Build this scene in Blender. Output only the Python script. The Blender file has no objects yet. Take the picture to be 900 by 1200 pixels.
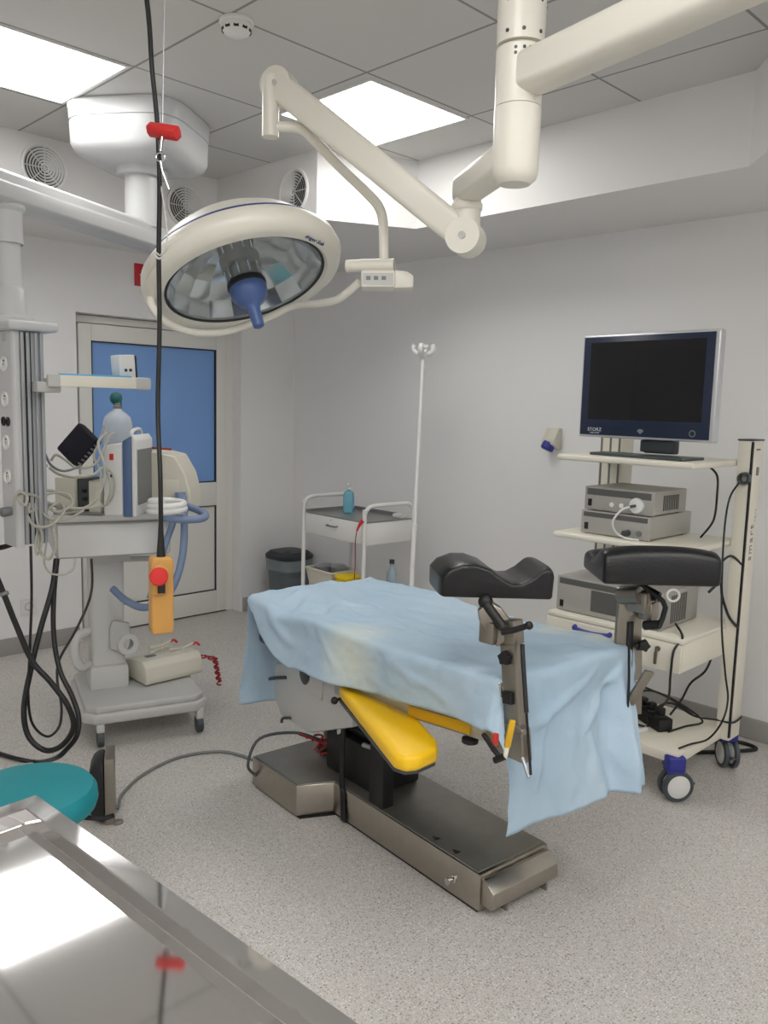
import bpy, bmesh, math, random
from mathutils import Matrix, Vector, noise
random.seed(4)
sc = bpy.context.scene
COL = sc.collection
PI = math.pi

# ------------------------------------------------------------------ camera
EYE = Vector((0, 0, 1.55))
FPX, PITCH, ROLL, YAW = 968.48, 0.128068, 0.025977, 0.788345
cy, sy, cp, sp = math.cos(YAW), math.sin(YAW), math.cos(PITCH), math.sin(PITCH)
FW = Vector((cp*cy, cp*sy, -sp)); RT0 = Vector((sy, -cy, 0)); UP0 = RT0.cross(FW)
RT = math.cos(ROLL)*RT0 + math.sin(ROLL)*UP0
UP = -math.sin(ROLL)*RT0 + math.cos(ROLL)*UP0
cam_d = bpy.data.cameras.new('camera'); cam = bpy.data.objects.new('camera', cam_d); COL.objects.link(cam)
cam_d.sensor_fit = 'HORIZONTAL'; cam_d.sensor_width = 36; cam_d.lens = 36*FPX/900; cam_d.clip_start = 0.02
m = Matrix.Identity(4)
for i in range(3):
    m[i][0], m[i][1], m[i][2], m[i][3] = RT[i], UP[i], -FW[i], EYE[i]
cam.matrix_world = m
sc.camera = cam


def ray(x, y):
    return RT*((x-450)/FPX) - UP*((y-600)/FPX) + FW


def spot(x, y, d):                       # the point seen at photo position x, y that lies d metres deep into the room
    return EYE + ray(x, y)*d


def on_floor(x, y, z=0.0):
    r = ray(x, y); return EYE+r*((z-EYE.z)/r.z)


# ------------------------------------------------------------------ materials
def mat(name, rgb, rough=0.5, metal=0.0, var=0.0, vscale=8.0, bump=0.0, bscale=60.0, coat=0.0, spec=0.5):
    mt = bpy.data.materials.new(name); mt.use_nodes = True
    nt = mt.node_tree; b = nt.nodes['Principled BSDF']
    c = [((v/255+0.055)/1.055)**2.4 if v > 10 else v/255/12.92 for v in rgb]
    b.inputs['Base Color'].default_value = (*c, 1)
    b.inputs['Roughness'].default_value = rough
    b.inputs['Metallic'].default_value = metal
    b.inputs['Specular IOR Level'].default_value = spec
    if coat: b.inputs['Coat Weight'].default_value = coat
    tc = nt.nodes.new('ShaderNodeTexCoord')
    if var:
        n = nt.nodes.new('ShaderNodeTexNoise'); n.inputs['Scale'].default_value = vscale; n.inputs['Detail'].default_value = 4
        nt.links.new(tc.outputs['Object'], n.inputs['Vector'])
        r = nt.nodes.new('ShaderNodeValToRGB')
        r.color_ramp.elements[0].position = .3; r.color_ramp.elements[1].position = .7
        r.color_ramp.elements[0].color = (*[max(0, v*(1-var)) for v in c], 1)
        r.color_ramp.elements[1].color = (*[min(1, v*(1+var)) for v in c], 1)
        nt.links.new(n.outputs['Fac'], r.inputs['Fac']); nt.links.new(r.outputs['Color'], b.inputs['Base Color'])
    if bump:
        n = nt.nodes.new('ShaderNodeTexNoise'); n.inputs['Scale'].default_value = bscale; n.inputs['Detail'].default_value = 3
        nt.links.new(tc.outputs['Object'], n.inputs['Vector'])
        bp = nt.nodes.new('ShaderNodeBump'); bp.inputs['Strength'].default_value = bump; bp.inputs['Distance'].default_value = .01
        nt.links.new(n.outputs['Fac'], bp.inputs['Height']); nt.links.new(bp.outputs['Normal'], b.inputs['Normal'])
    return mt


M = {}
M['wall'] = mat('wall_paint', (234, 234, 234), .55, bump=.05, bscale=180, var=.01, vscale=2)
M['soffit'] = mat('bulkhead_paint', (230, 229, 228), .6)
M['base'] = mat('baseboard_vinyl', (158, 154, 150), .5)
M['doorwhite'] = mat('door_white_plastic', (228, 227, 222), .4)
M['gasket'] = mat('door_gasket', (38, 40, 46), .6)
M['white'] = mat('white_enamel', (228, 228, 226), .35)
M['whitep'] = mat('white_plastic', (222, 222, 220), .4)
M['ivory'] = mat('ivory_lamp_paint', (226, 223, 212), .32)
M['pend'] = mat('pendant_white_paint', (198, 199, 200), .35)
M['cream'] = mat('cream_cart_laminate', (226, 222, 208), .45)
M['beige'] = mat('beige_device_plastic', (208, 204, 190), .5, var=.02)
M['greyp'] = mat('light_grey_plastic', (188, 188, 186), .45)
M['tgrey'] = mat('table_grey_plastic', (200, 200, 198), .45)
M['dgrey'] = mat('dark_grey_plastic', (66, 72, 76), .45)
M['mgrey'] = mat('mid_grey_plastic', (118, 120, 120), .5)
M['black'] = mat('black_rubber', (18, 18, 20), .5)
M['blackg'] = mat('black_leather', (14, 14, 18), .32, bump=.12, bscale=220)
M['blackc'] = mat('black_cable', (16, 17, 19), .45)
M['navy'] = mat('navy_vinyl', (22, 34, 58), .4)
M['navycuff'] = mat('navy_cuff_fabric', (14, 17, 34), .8, bump=.1, bscale=300)
M['steel'] = mat('brushed_steel', (176, 170, 160), .28, 1.0, var=.04, vscale=30)
M['steeld'] = mat('dark_steel_plate', (158, 155, 148), .42, .8, var=.05, vscale=14)
M['steelp'] = mat('post_steel', (150, 144, 134), .36, .9)
M['chrome'] = mat('chrome', (205, 205, 205), .1, 1.0)
M['mirror'] = mat('polished_steel_top', (240, 238, 238), .05, 1.0)
M['alu'] = mat('aluminium_rail', (178, 180, 184), .35, .7)
M['tray'] = mat('trolley_tray_edge', (206, 206, 204), .28, .45)
M['rail'] = mat('column_rail_grey', (164, 166, 170), .4, .2)
M['yellow'] = mat('yellow_vinyl', (246, 196, 20), .4, coat=.15)
M['ypad'] = mat('yellow_rail_insert', (214, 168, 28), .5)
M['ybox'] = mat('yellow_control_box', (194, 144, 74), .45)
M['red'] = mat('red_plastic', (206, 46, 46), .4)
M['dred'] = mat('dark_red_cord', (150, 24, 34), .45)
M['teal'] = mat('teal_vinyl', (16, 134, 144), .5, bump=.05, bscale=200)
M['blue'] = mat('blue_bumper', (44, 48, 140), .4)
M['bluestripe'] = mat('blue_grey_bezel', (80, 104, 142), .4)
M['lampblue'] = mat('lamp_blue_handle', (74, 98, 150), .35)
M['hose'] = mat('blue_grey_hose', (116, 134, 164), .45)
M['folder'] = mat('light_blue_folder', (92, 168, 214), .4)
M['gcable'] = mat('grey_cable', (172, 170, 158), .45)
M['screen'] = mat('monitor_dark_screen', (26, 25, 27), .25, spec=.35)
M['bezel'] = mat('monitor_navy_bezel', (24, 36, 62), .3)
M['silver'] = mat('silver_casing', (200, 202, 206), .35, .5)
M['devsilver'] = mat('device_grey_front', (166, 164, 158), .45)
M['devband'] = mat('device_dark_band', (92, 92, 90), .4)
M['vent'] = mat('vent_dark', (70, 70, 70), .6)
M['red_sign'] = mat('red_sign', (196, 28, 48), .4)
M['bin'] = mat('bin_grey', (98, 106, 112), .55)
M['binlid'] = mat('bin_lid_dark', (44, 48, 52), .5)
M['basket'] = mat('basket_cream_plastic', (214, 210, 196), .5)
M['sharps'] = mat('sharps_yellow', (240, 208, 20), .45)
M['green'] = mat('green_valve', (20, 92, 92), .4)
M['ink'] = mat('blue_print', (40, 60, 130), .5)
M['inkk'] = mat('dark_print', (50, 50, 56), .5)
M['inkw'] = mat('pale_print', (196, 204, 214), .5)
M['tgray'] = mat('trolley_tray_steel', (140, 140, 138), .3, .35)
M['boxwood'] = mat('tan_carton', (190, 168, 110), .7)


def clear(name, tint, mixf=.25, rough=.08):
    mt = bpy.data.materials.new(name); mt.use_nodes = True
    nt = mt.node_tree; b = nt.nodes['Principled BSDF']; out = nt.nodes['Material Output']
    c = [(v/255)**2.2 for v in tint]
    b.inputs['Base Color'].default_value = (*c, 1); b.inputs['Roughness'].default_value = rough
    t = nt.nodes.new('ShaderNodeBsdfTransparent'); t.inputs['Color'].default_value = (*[min(1, v*.5+.5) for v in c], 1)
    mx = nt.nodes.new('ShaderNodeMixShader'); mx.inputs[0].default_value = mixf
    nt.links.new(t.outputs[0], mx.inputs[1]); nt.links.new(b.outputs[0], mx.inputs[2]); nt.links.new(mx.outputs[0], out.inputs['Surface'])
    return mt


M['lampglass'] = clear('lamp_cover_glass', (235, 238, 240), .07, .05)
M['clearpl'] = clear('clear_plastic', (190, 214, 226), .5, .2)
M['bluegel'] = clear('blue_gel_plastic', (128, 200, 222), .6, .15)
M['bag'] = clear('clear_bin_liner', (190, 200, 206), .35, .15)
M['bvm'] = clear('translucent_reservoir', (214, 222, 228), .62, .2)

# lamp reflector: faceted mirror
M['reflector'] = mat('lamp_reflector', (226, 230, 232), .12, 1.0)


def glow(name, rgb, s):
    mt = bpy.data.materials.new(name); mt.use_nodes = True
    b = mt.node_tree.nodes['Principled BSDF']
    b.inputs['Emission Color'].default_value = (*rgb, 1); b.inputs['Emission Strength'].default_value = s
    return mt


M['panel'] = glow('ceiling_panel_diffuser', (1.0, .985, .955), 8.0)

# floor: pale speckled vinyl
mt = bpy.data.materials.new('speckled_vinyl_floor'); mt.use_nodes = True; nt = mt.node_tree; b = nt.nodes['Principled BSDF']
tc = nt.nodes.new('ShaderNodeTexCoord')
prev = None
base = nt.nodes.new('ShaderNodeTexNoise'); base.inputs['Scale'].default_value = 1.2; nt.links.new(tc.outputs['Object'], base.inputs['Vector'])
rb = nt.nodes.new('ShaderNodeValToRGB'); rb.color_ramp.elements[0].color = (.53, .505, .475, 1); rb.color_ramp.elements[1].color = (.59, .565, .535, 1)
nt.links.new(base.outputs['Fac'], rb.inputs['Fac']); prev = rb.outputs['Color']
for scale, thr, colr, seed in ((110, .16, (.36, .335, .315, 1), 0), (130, .17, (.74, .73, .71, 1), 3.3), (80, .11, (.24, .215, .20, 1), 7.1), (150, .16, (.40, .37, .35, 1), 1.7), (100, .13, (.40, .35, .33, 1), 4.9)):
    mp = nt.nodes.new('ShaderNodeMapping'); mp.inputs['Location'].default_value = (seed, seed*.7, 0); nt.links.new(tc.outputs['Object'], mp.inputs['Vector'])
    v = nt.nodes.new('ShaderNodeTexVoronoi'); v.inputs['Scale'].default_value = scale; v.voronoi_dimensions = '2D'; nt.links.new(mp.outputs['Vector'], v.inputs['Vector'])
    sep = nt.nodes.new('ShaderNodeSeparateColor'); nt.links.new(v.outputs['Color'], sep.inputs[0])
    sm = nt.nodes.new('ShaderNodeMath'); sm.operation = 'MULTIPLY'; sm.inputs[1].default_value = thr*2.2; nt.links.new(sep.outputs[0], sm.inputs[0])
    lt = nt.nodes.new('ShaderNodeMath'); lt.operation = 'LESS_THAN'; nt.links.new(v.outputs['Distance'], lt.inputs[0]); nt.links.new(sm.outputs[0], lt.inputs[1])
    g = nt.nodes.new('ShaderNodeMath'); g.operation = 'GREATER_THAN'; g.inputs[1].default_value = .5; nt.links.new(sep.outputs[1], g.inputs[0])
    mu = nt.nodes.new('ShaderNodeMath'); mu.operation = 'MULTIPLY'; nt.links.new(lt.outputs[0], mu.inputs[0]); nt.links.new(g.outputs[0], mu.inputs[1])
    mix = nt.nodes.new('ShaderNodeMix'); mix.data_type = 'RGBA'; nt.links.new(mu.outputs[0], mix.inputs[0]); nt.links.new(prev, mix.inputs[6]); mix.inputs[7].default_value = colr
    prev = mix.outputs[2]
# welded seams between the vinyl sheets
sx = nt.nodes.new('ShaderNodeSeparateXYZ'); nt.links.new(tc.outputs['Object'], sx.inputs[0])
wv = nt.nodes.new('ShaderNodeMath'); wv.operation = 'PINGPONG'; wv.inputs[1].default_value = 1.0
ad = nt.nodes.new('ShaderNodeMath'); ad.operation = 'ADD'; ad.inputs[1].default_value = 10.39; nt.links.new(sx.outputs[0], ad.inputs[0]); nt.links.new(ad.outputs[0], wv.inputs[0])
sl = nt.nodes.new('ShaderNodeMath'); sl.operation = 'LESS_THAN'; sl.inputs[1].default_value = .0022; nt.links.new(wv.outputs[0], sl.inputs[0])
mix = nt.nodes.new('ShaderNodeMix'); mix.data_type = 'RGBA'; nt.links.new(sl.outputs[0], mix.inputs[0]); nt.links.new(prev, mix.inputs[6]); mix.inputs[7].default_value = (.53, .515, .49, 1)
nt.links.new(mix.outputs[2], b.inputs['Base Color']); b.inputs['Roughness'].default_value = .42
M['floor'] = mt

# ceiling: tiles with dark joints (lines along X and Y)
GX, GY, GP = 1.66, 3.09, 0.63
mt = bpy.data.materials.new('ceiling_tiles'); mt.use_nodes = True; nt = mt.node_tree; b = nt.nodes['Principled BSDF']
tc = nt.nodes.new('ShaderNodeTexCoord'); sx = nt.nodes.new('ShaderNodeSeparateXYZ'); nt.links.new(tc.outputs['Object'], sx.inputs[0])
ls = []
for i, o0 in ((0, GX), (1, GY)):
    ad = nt.nodes.new('ShaderNodeMath'); ad.operation = 'ADD'; ad.inputs[1].default_value = 20*GP - o0; nt.links.new(sx.outputs[i], ad.inputs[0])
    pp = nt.nodes.new('ShaderNodeMath'); pp.operation = 'PINGPONG'; pp.inputs[1].default_value = GP/2; nt.links.new(ad.outputs[0], pp.inputs[0])
    lt = nt.nodes.new('ShaderNodeMath'); lt.operation = 'LESS_THAN'; lt.inputs[1].default_value = .0055; nt.links.new(pp.outputs[0], lt.inputs[0]); ls.append(lt)
mx = nt.nodes.new('ShaderNodeMath'); mx.operation = 'MAXIMUM'; nt.links.new(ls[0].outputs[0], mx.inputs[0]); nt.links.new(ls[1].outputs[0], mx.inputs[1])
mix = nt.nodes.new('ShaderNodeMix'); mix.data_type = 'RGBA'; nt.links.new(mx.outputs[0], mix.inputs[0])
mix.inputs[6].default_value = (.66, .65, .635, 1); mix.inputs[7].default_value = (.30, .295, .29, 1)
nt.links.new(mix.outputs[2], b.inputs['Base Color']); b.inputs['Roughness'].default_value = .8
M['ceiling'] = mt

# surgical drape: pale blue nonwoven with yellowish show-through of the padding painted into the colour
mt = bpy.data.materials.new('blue_nonwoven_drape'); mt.use_nodes = True; nt = mt.node_tree; b = nt.nodes['Principled BSDF']
tc = nt.nodes.new('ShaderNodeTexCoord')
n1 = nt.nodes.new('ShaderNodeTexNoise'); n1.inputs['Scale'].default_value = 3.2; n1.inputs['Detail'].default_value = 6; nt.links.new(tc.outputs['Object'], n1.inputs['Vector'])
r1 = nt.nodes.new('ShaderNodeValToRGB'); r1.color_ramp.elements[0].position = .3; r1.color_ramp.elements[1].position = .7
r1.color_ramp.elements[0].color = (.46, .63, .77, 1); r1.color_ramp.elements[1].color = (.58, .72, .84, 1)
nt.links.new(n1.outputs['Fac'], r1.inputs['Fac']); prev = r1.outputs['Color']
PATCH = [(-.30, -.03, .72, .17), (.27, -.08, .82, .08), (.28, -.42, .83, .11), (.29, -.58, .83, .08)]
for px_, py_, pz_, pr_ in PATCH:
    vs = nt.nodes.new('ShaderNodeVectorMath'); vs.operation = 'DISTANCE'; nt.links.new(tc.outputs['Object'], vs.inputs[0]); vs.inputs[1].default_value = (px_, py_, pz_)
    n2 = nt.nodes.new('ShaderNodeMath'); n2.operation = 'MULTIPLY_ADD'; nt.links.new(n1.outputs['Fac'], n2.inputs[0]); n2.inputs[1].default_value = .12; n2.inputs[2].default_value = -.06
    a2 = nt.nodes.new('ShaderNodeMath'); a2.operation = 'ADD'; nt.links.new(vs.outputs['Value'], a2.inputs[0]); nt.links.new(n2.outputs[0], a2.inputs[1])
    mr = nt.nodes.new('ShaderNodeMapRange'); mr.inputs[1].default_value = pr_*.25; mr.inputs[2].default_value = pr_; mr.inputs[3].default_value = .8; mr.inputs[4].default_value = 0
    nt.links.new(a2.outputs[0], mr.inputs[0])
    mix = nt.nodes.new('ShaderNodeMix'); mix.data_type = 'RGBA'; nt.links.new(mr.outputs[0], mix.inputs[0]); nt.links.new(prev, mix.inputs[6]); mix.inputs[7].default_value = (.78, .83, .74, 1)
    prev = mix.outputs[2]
nt.links.new(prev, b.inputs['Base Color']); b.inputs['Roughness'].default_value = .75
n3 = nt.nodes.new('ShaderNodeTexNoise'); n3.inputs['Scale'].default_value = 26; n3.inputs['Detail'].default_value = 5; nt.links.new(tc.outputs['Object'], n3.inputs['Vector'])
bp = nt.nodes.new('ShaderNodeBump'); bp.inputs['Strength'].default_value = .35; bp.inputs['Distance'].default_value = .01
nt.links.new(n3.outputs['Fac'], bp.inputs['Height']); nt.links.new(bp.outputs['Normal'], b.inputs['Normal'])
out = nt.nodes['Material Output']; tr = nt.nodes.new('ShaderNodeBsdfTranslucent'); nt.links.new(prev, tr.inputs['Color'])
mxs = nt.nodes.new('ShaderNodeMixShader'); mxs.inputs[0].default_value = .22
nt.links.new(b.outputs[0], mxs.inputs[1]); nt.links.new(tr.outputs[0], mxs.inputs[2]); nt.links.new(mxs.outputs[0], out.inputs['Surface'])
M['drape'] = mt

# door glass covered with a blue film
M['blueglass'] = mat('blue_filmed_glass', (124, 166, 226), .2, var=.05, vscale=1.4)

# ------------------------------------------------------------------ mesh helpers
def B():
    return bmesh.new()


def box(bm, c, s, T=None, bev=0.0, seg=2):
    mtx = Matrix.Translation(c) @ Matrix.Diagonal((s[0], s[1], s[2], 1))
    if T is not None: mtx = T @ mtx
    g = bmesh.ops.create_cube(bm, size=1, matrix=mtx)
    if bev:
        vs = set(g['verts'])
        es = [e for e in bm.edges if e.verts[0] in vs and e.verts[1] in vs]
        bmesh.ops.bevel(bm, geom=es, offset=bev, segments=seg, affect='EDGES', profile=.5, clamp_overlap=True)


def bx(bm, x0, x1, y0, y1, z0, z1, T=None, bev=0.0, seg=2):
    box(bm, ((x0+x1)/2, (y0+y1)/2, (z0+z1)/2), (abs(x1-x0), abs(y1-y0), abs(z1-z0)), T, bev, seg)


def prism(bm, poly, z0, z1, T=None, bev=0.0, seg=2):
    T = T or Matrix.Identity(4)
    lo = [bm.verts.new(T @ Vector((p[0], p[1], z0))) for p in poly]
    hi = [bm.verts.new(T @ Vector((p[0], p[1], z1))) for p in poly]
    fs = [bm.faces.new(lo[::-1]), bm.faces.new(hi)]
    k = len(poly)
    for i in range(k):
        fs.append(bm.faces.new((lo[i], lo[(i+1) % k], hi[(i+1) % k], hi[i])))
    bmesh.ops.recalc_face_normals(bm, faces=fs)
    if bev:
        vs = set(lo+hi)
        es = [e for e in bm.edges if e.verts[0] in vs and e.verts[1] in vs]
        bmesh.ops.bevel(bm, geom=es, offset=bev, segments=seg, affect='EDGES', profile=.5, clamp_overlap=True)


def smooth_path(pts, res=6, closed=False):
    P = [Vector(p) for p in pts]
    if len(P) < 3: return P
    out = []; n = len(P)
    rng = range(n) if closed else range(n-1)
    for i in rng:
        p0 = P[(i-1) % n] if closed else P[max(i-1, 0)]
        p1, p2 = P[i], P[(i+1) % n]
        p3 = P[(i+2) % n] if closed else P[min(i+2, n-1)]
        for k in range(res):
            t = k/res
            out.append(.5*((2*p1)+(p2-p0)*t+(2*p0-5*p1+4*p2-p3)*t*t+(3*p1-p0-3*p2+p3)*t*t*t))
    if not closed: out.append(P[-1])
    return out


def tube(bm, pts, r, seg=10, res=6, closed=False, raw=False, T=None):
    P = [Vector(p) for p in pts]
    if not raw: P = smooth_path(P, res, closed)
    if T is not None: P = [T @ p for p in P]
    n = len(P); rings = []; nrm = None
    for i in range(n):
        if closed: t = (P[(i+1) % n]-P[i-1])
        else: t = P[min(i+1, n-1)]-P[max(i-1, 0)]
        if t.length < 1e-9: t = Vector((0, 0, 1))
        t.normalize()
        if nrm is None:
            nrm = t.orthogonal().normalized()
        else:
            nrm = nrm-t*nrm.dot(t)
            nrm = nrm.normalized() if nrm.length > 1e-6 else t.orthogonal().normalized()
        bi = t.cross(nrm)
        rr = r(i/(n-1)) if callable(r) else r
        rings.append([bm.verts.new(P[i]+(nrm*math.cos(2*PI*k/seg)+bi*math.sin(2*PI*k/seg))*rr) for k in range(seg)])
    for i in range(n if closed else n-1):
        a, b2 = rings[i], rings[(i+1) % n]
        if closed and i == n-1:          # join with the least twist
            best = min(range(seg), key=lambda s: (a[0].co-b2[s].co).length)
            b2 = b2[best:]+b2[:best]
        for k in range(seg):
            bm.faces.new((a[k], a[(k+1) % seg], b2[(k+1) % seg], b2[k]))
    if not closed:
        bm.faces.new(rings[0][::-1]); bm.faces.new(rings[-1])


def cyl(bm, p0, p1, r, r1=None, seg=20, T=None):
    r1 = r if r1 is None else r1
    tube(bm, [p0, p1], (lambda t: r+(r1-r)*t), seg=seg, raw=True, T=T)


def frame_to(axis, loc=(0, 0, 0), xhint=None):
    z = Vector(axis).normalized()
    x = Vector(xhint) if xhint is not None else z.orthogonal()
    x = (x-z*x.dot(z)).normalized(); y = z.cross(x)
    m4 = Matrix.Identity(4)
    for i in range(3):
        m4[i][0], m4[i][1], m4[i][2], m4[i][3] = x[i], y[i], z[i], loc[i]
    return m4


def lathe(bm, prof, T=None, seg=32, sq=None):
    T = T or Matrix.Identity(4)
    rings = []
    for r, z in prof:
        if r < 1e-6:
            rings.append([bm.verts.new(T @ Vector((0, 0, z)))])
        else:
            ring = []
            for k in range(seg):
                a = 2*PI*k/seg; f = 1.0
                if sq: f = (abs(math.cos(a))**sq+abs(math.sin(a))**sq)**(-1/sq)
                ring.append(bm.verts.new(T @ Vector((r*f*math.cos(a), r*f*math.sin(a), z))))
            rings.append(ring)
    for a, b2 in zip(rings[:-1], rings[1:]):
        if len(a) == 1 and len(b2) == 1: continue
        for k in range(seg):
            if len(a) == 1: bm.faces.new((a[0], b2[(k+1) % seg], b2[k]))
            elif len(b2) == 1: bm.faces.new((a[k], a[(k+1) % seg], b2[0]))
            else: bm.faces.new((a[k], a[(k+1) % seg], b2[(k+1) % seg], b2[k]))


ORG = {}


def finish(bm, name, material, org, parent=None, angle=38, recalc=True):
    if recalc: bmesh.ops.recalc_face_normals(bm, faces=bm.faces[:])
    lim = math.radians(angle)
    for f in bm.faces: f.smooth = True
    for e in bm.edges:
        if len(e.link_faces) == 2 and e.calc_face_angle(0) > lim: e.smooth = False
    for v in bm.verts: v.co -= org
    me = bpy.data.meshes.new(name); bm.to_mesh(me); bm.free()
    me.materials.append(material)
    o = bpy.data.objects.new(name, me); COL.objects.link(o)
    ORG[o.name] = org
    if parent is None: o.location = org
    else: o.parent = parent
    return o


def thing(name, label, cat, loc, group=None):
    o = bpy.data.objects.new(name, None); COL.objects.link(o); o.location = loc; o.empty_display_size = .1
    o['label'] = label; o['category'] = cat
    if group: o['group'] = group
    ORG[o.name] = Vector(loc)
    return o


def part(par, name, bm, material, label=None, angle=38, kind=None):
    o = finish(bm, name, material, ORG[par.name], par, angle)
    if label: o['label'] = label
    if kind: o['kind'] = kind
    return o


def solo(name, label, cat, bm, material, group=None, kind=None, angle=38):
    vs = [v.co for v in bm.verts]
    lo = Vector((min(v.x for v in vs), min(v.y for v in vs), min(v.z for v in vs))); hi = Vector((max(v.x for v in vs), max(v.y for v in vs), max(v.z for v in vs)))
    o = finish(bm, name, material, Vector(((lo.x+hi.x)/2, (lo.y+hi.y)/2, lo.z)), None, angle)
    o['label'] = label
    if cat: o['category'] = cat
    if group: o['group'] = group
    if kind: o['kind'] = kind
    return o


def struct(name, label, bm, material, parent=None, angle=38):
    if parent is not None:
        return part(parent, name, bm, material, label, angle)
    o = finish(bm, name, material, Vector((0, 0, 0)), None, angle)
    o['kind'] = 'structure'; o['label'] = label
    return o


def letters(par, name, body, size, T, material, label=None, extr=.0006, spacing=1.0):
    cu = bpy.data.curves.new(name, 'FONT'); cu.body = body; cu.size = size; cu.extrude = extr; cu.align_x = 'CENTER'; cu.align_y = 'CENTER'; cu.space_character = spacing
    tmp = bpy.data.objects.new('lettering_source', cu); COL.objects.link(tmp)
    dg = bpy.context.evaluated_depsgraph_get()
    me = bpy.data.meshes.new_from_object(tmp.evaluated_get(dg))
    bpy.data.objects.remove(tmp)
    me.transform(Matrix.Translation(-ORG[par.name]) @ T)
    me.materials.clear(); me.materials.append(material)
    o = bpy.data.objects.new(name, me); COL.objects.link(o); o.parent = par; ORG[o.name] = ORG[par.name]
    if label: o['label'] = label
    return o


V = Vector

# ================================================================== the room
XR, YB, YD, XL, YF, CZ, SZ = 3.97, 5.0, 5.11, -2.6, -2.8, 2.815, 2.475
DX0, DX1, DZ = 2.275, 3.488, 2.07
bm = B(); bx(bm, XL-.1, XR+.1, YF-.1, YB+.3, -.08, 0); struct('floor', 'pale grey speckled vinyl floor', bm, M['floor'])
bm = B(); bx(bm, XL-.1, XR+.1, YF-.1, YB+.3, CZ, CZ+.08); struct('ceiling', 'suspended ceiling of white tiles with dark joints', bm, M['ceiling'])
bm = B(); bx(bm, XR, XR+.1, YF-.1, YB+.3, 0, CZ); struct('wall_right', 'plain white wall behind the endoscopy cart', bm, M['wall'])
bm = B(); bx(bm, XL-.1, XL, YF-.1, YB+.3, 0, CZ); struct('wall_left', 'plain white wall', bm, M['wall'])
bm = B(); bx(bm, XL, XR, YF-.1, YF, 0, CZ); struct('wall_front', 'plain white wall', bm, M['wall'])
bm = B()
bx(bm, XL, DX0, YB, YB+.2, 0, CZ); bx(bm, DX1, XR, YB, YB+.2, 0, CZ); bx(bm, DX0, DX1, YB, YB+.2, DZ, CZ)
bx(bm, DX0, DX1, YB+.17, YB+.2, 0, DZ)
struct('wall_back', 'white wall around the recessed door', bm, M['wall'])
bm = B(); bx(bm, XL, DX0-.02, YB-.012, YB, 0, .105, bev=.003); bx(bm, DX1+.02, XR, YB-.012, YB, 0, .105, bev=.003)
struct('baseboard_back', 'grey coved baseboard beside the door', bm, M['base'])
bm = B(); bx(bm, XR-.012, XR, YF, YB-.012, 0, .105, bev=.003); struct('baseboard_right', 'grey coved baseboard under the plain wall', bm, M['base'])
# lowered bulkhead running around the room
poly = [(XL, 4.23), (2.78, 4.23), (2.78, 3.335), (3.262, 3.10), (3.235, 1.36), (2.55, .80), (2.55, YF), (XR, YF), (XR, YB), (XL, YB)]
bm = B(); prism(bm, poly, SZ, CZ); struct('trim_1', 'stepped white bulkhead below the ceiling', bm, M['soffit'], angle=10)

# door
bm = B()
fy0, fy1 = YB+.095, YB+.165
bx(bm, DX0, DX0+.045, fy0, fy1, 0, DZ-.005, bev=.004); bx(bm, DX1-.06, DX1, fy0, fy1, 0, DZ-.005, bev=.004); bx(bm, DX0+.045, DX1-.045, fy0, fy1, DZ-.05, DZ-.005, bev=.004)
door = struct('door_1', 'white framed door with blue filmed glass above a solid panel', bm, M['doorwhite'])
lx0, lx1 = DX0+.052, DX1-.062
ly0, ly1 = YB+.088, YB+.15
gx0, gx1, gz0, gz1, pz0, pz1 = lx0+.085, lx1-.085, .97, DZ-.16, .17, .80
bm = B()
bx(bm, lx0, gx0, ly0, ly1, .01, DZ-.055, bev=.004); bx(bm, gx1, lx1, ly0, ly1, .01, DZ-.055, bev=.004)
bx(bm, gx0, gx1, ly0, ly1, .01, pz0, bev=.004); bx(bm, gx0, gx1, ly0, ly1, pz1, gz0, bev=.004); bx(bm, gx0, gx1, ly0, ly1, gz1, DZ-.055, bev=.004)
part(door, 'door_leaf', bm, M['doorwhite'])
bm = B(); bx(bm, gx0-.004, gx1+.004, ly0+.022, ly0+.034, gz0-.004, gz1+.004); part(door, 'glass_pane', bm, M['blueglass'], 'blue filmed glass')
bm = B(); bx(bm, gx0-.004, gx1+.004, ly0+.018, ly0+.04, pz0-.004, pz1+.004); part(door, 'lower_panel', bm, M['doorwhite'])
bm = B()
for (a, b_, c, d) in ((gx0, gx1, gz0, gz1), (gx0, gx1, pz0, pz1)):
    w = .007
    bx(bm, a, a+w, ly0+.004, ly0+.022, c, d); bx(bm, b_-w, b_, ly0+.004, ly0+.022, c, d); bx(bm, a+w, b_-w, ly0+.004, ly0+.022, c, c+w); bx(bm, a+w, b_-w, ly0+.004, ly0+.022, d-w, d)
part(door, 'glazing_gasket', bm, M['gasket'], 'black gasket')
bm = B(); bx(bm, DX0+.046, DX1-.046, ly0+.01, ly1, .002, .011); part(door, 'threshold_seal', bm, M['gasket'])

# ceiling lights: two in the picture, the rest unseen, added further back to brighten the room
def ceiling_light(x0, y0, label, s=.595):
    t = thing('ceiling_light', label, 'ceiling light', (x0+s/2, y0+s/2, CZ), 'square ceiling light panels')
    bm = B(); z0, z1, w = CZ-.006, CZ-.0005, .012
    bx(bm, x0, x0+s, y0, y0+w, z0, z1); bx(bm, x0, x0+s, y0+s-w, y0+s, z0, z1); bx(bm, x0, x0+w, y0+w, y0+s-w, z0, z1); bx(bm, x0+s-w, x0+s, y0+w, y0+s-w, z0, z1)
    part(t, 'light_frame', bm, M['white'])
    bm = B(); bx(bm, x0+w, x0+s-w, y0+w, y0+s-w, CZ-.0045, CZ-.001); part(t, 'diffuser', bm, M['panel'])
ceiling_light(1.048, 3.098, 'square lit ceiling panel above the round pendant housing')
ceiling_light(2.338, 2.487, 'square lit ceiling panel in the corner of the bulkhead, behind the lamp arm')
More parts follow.
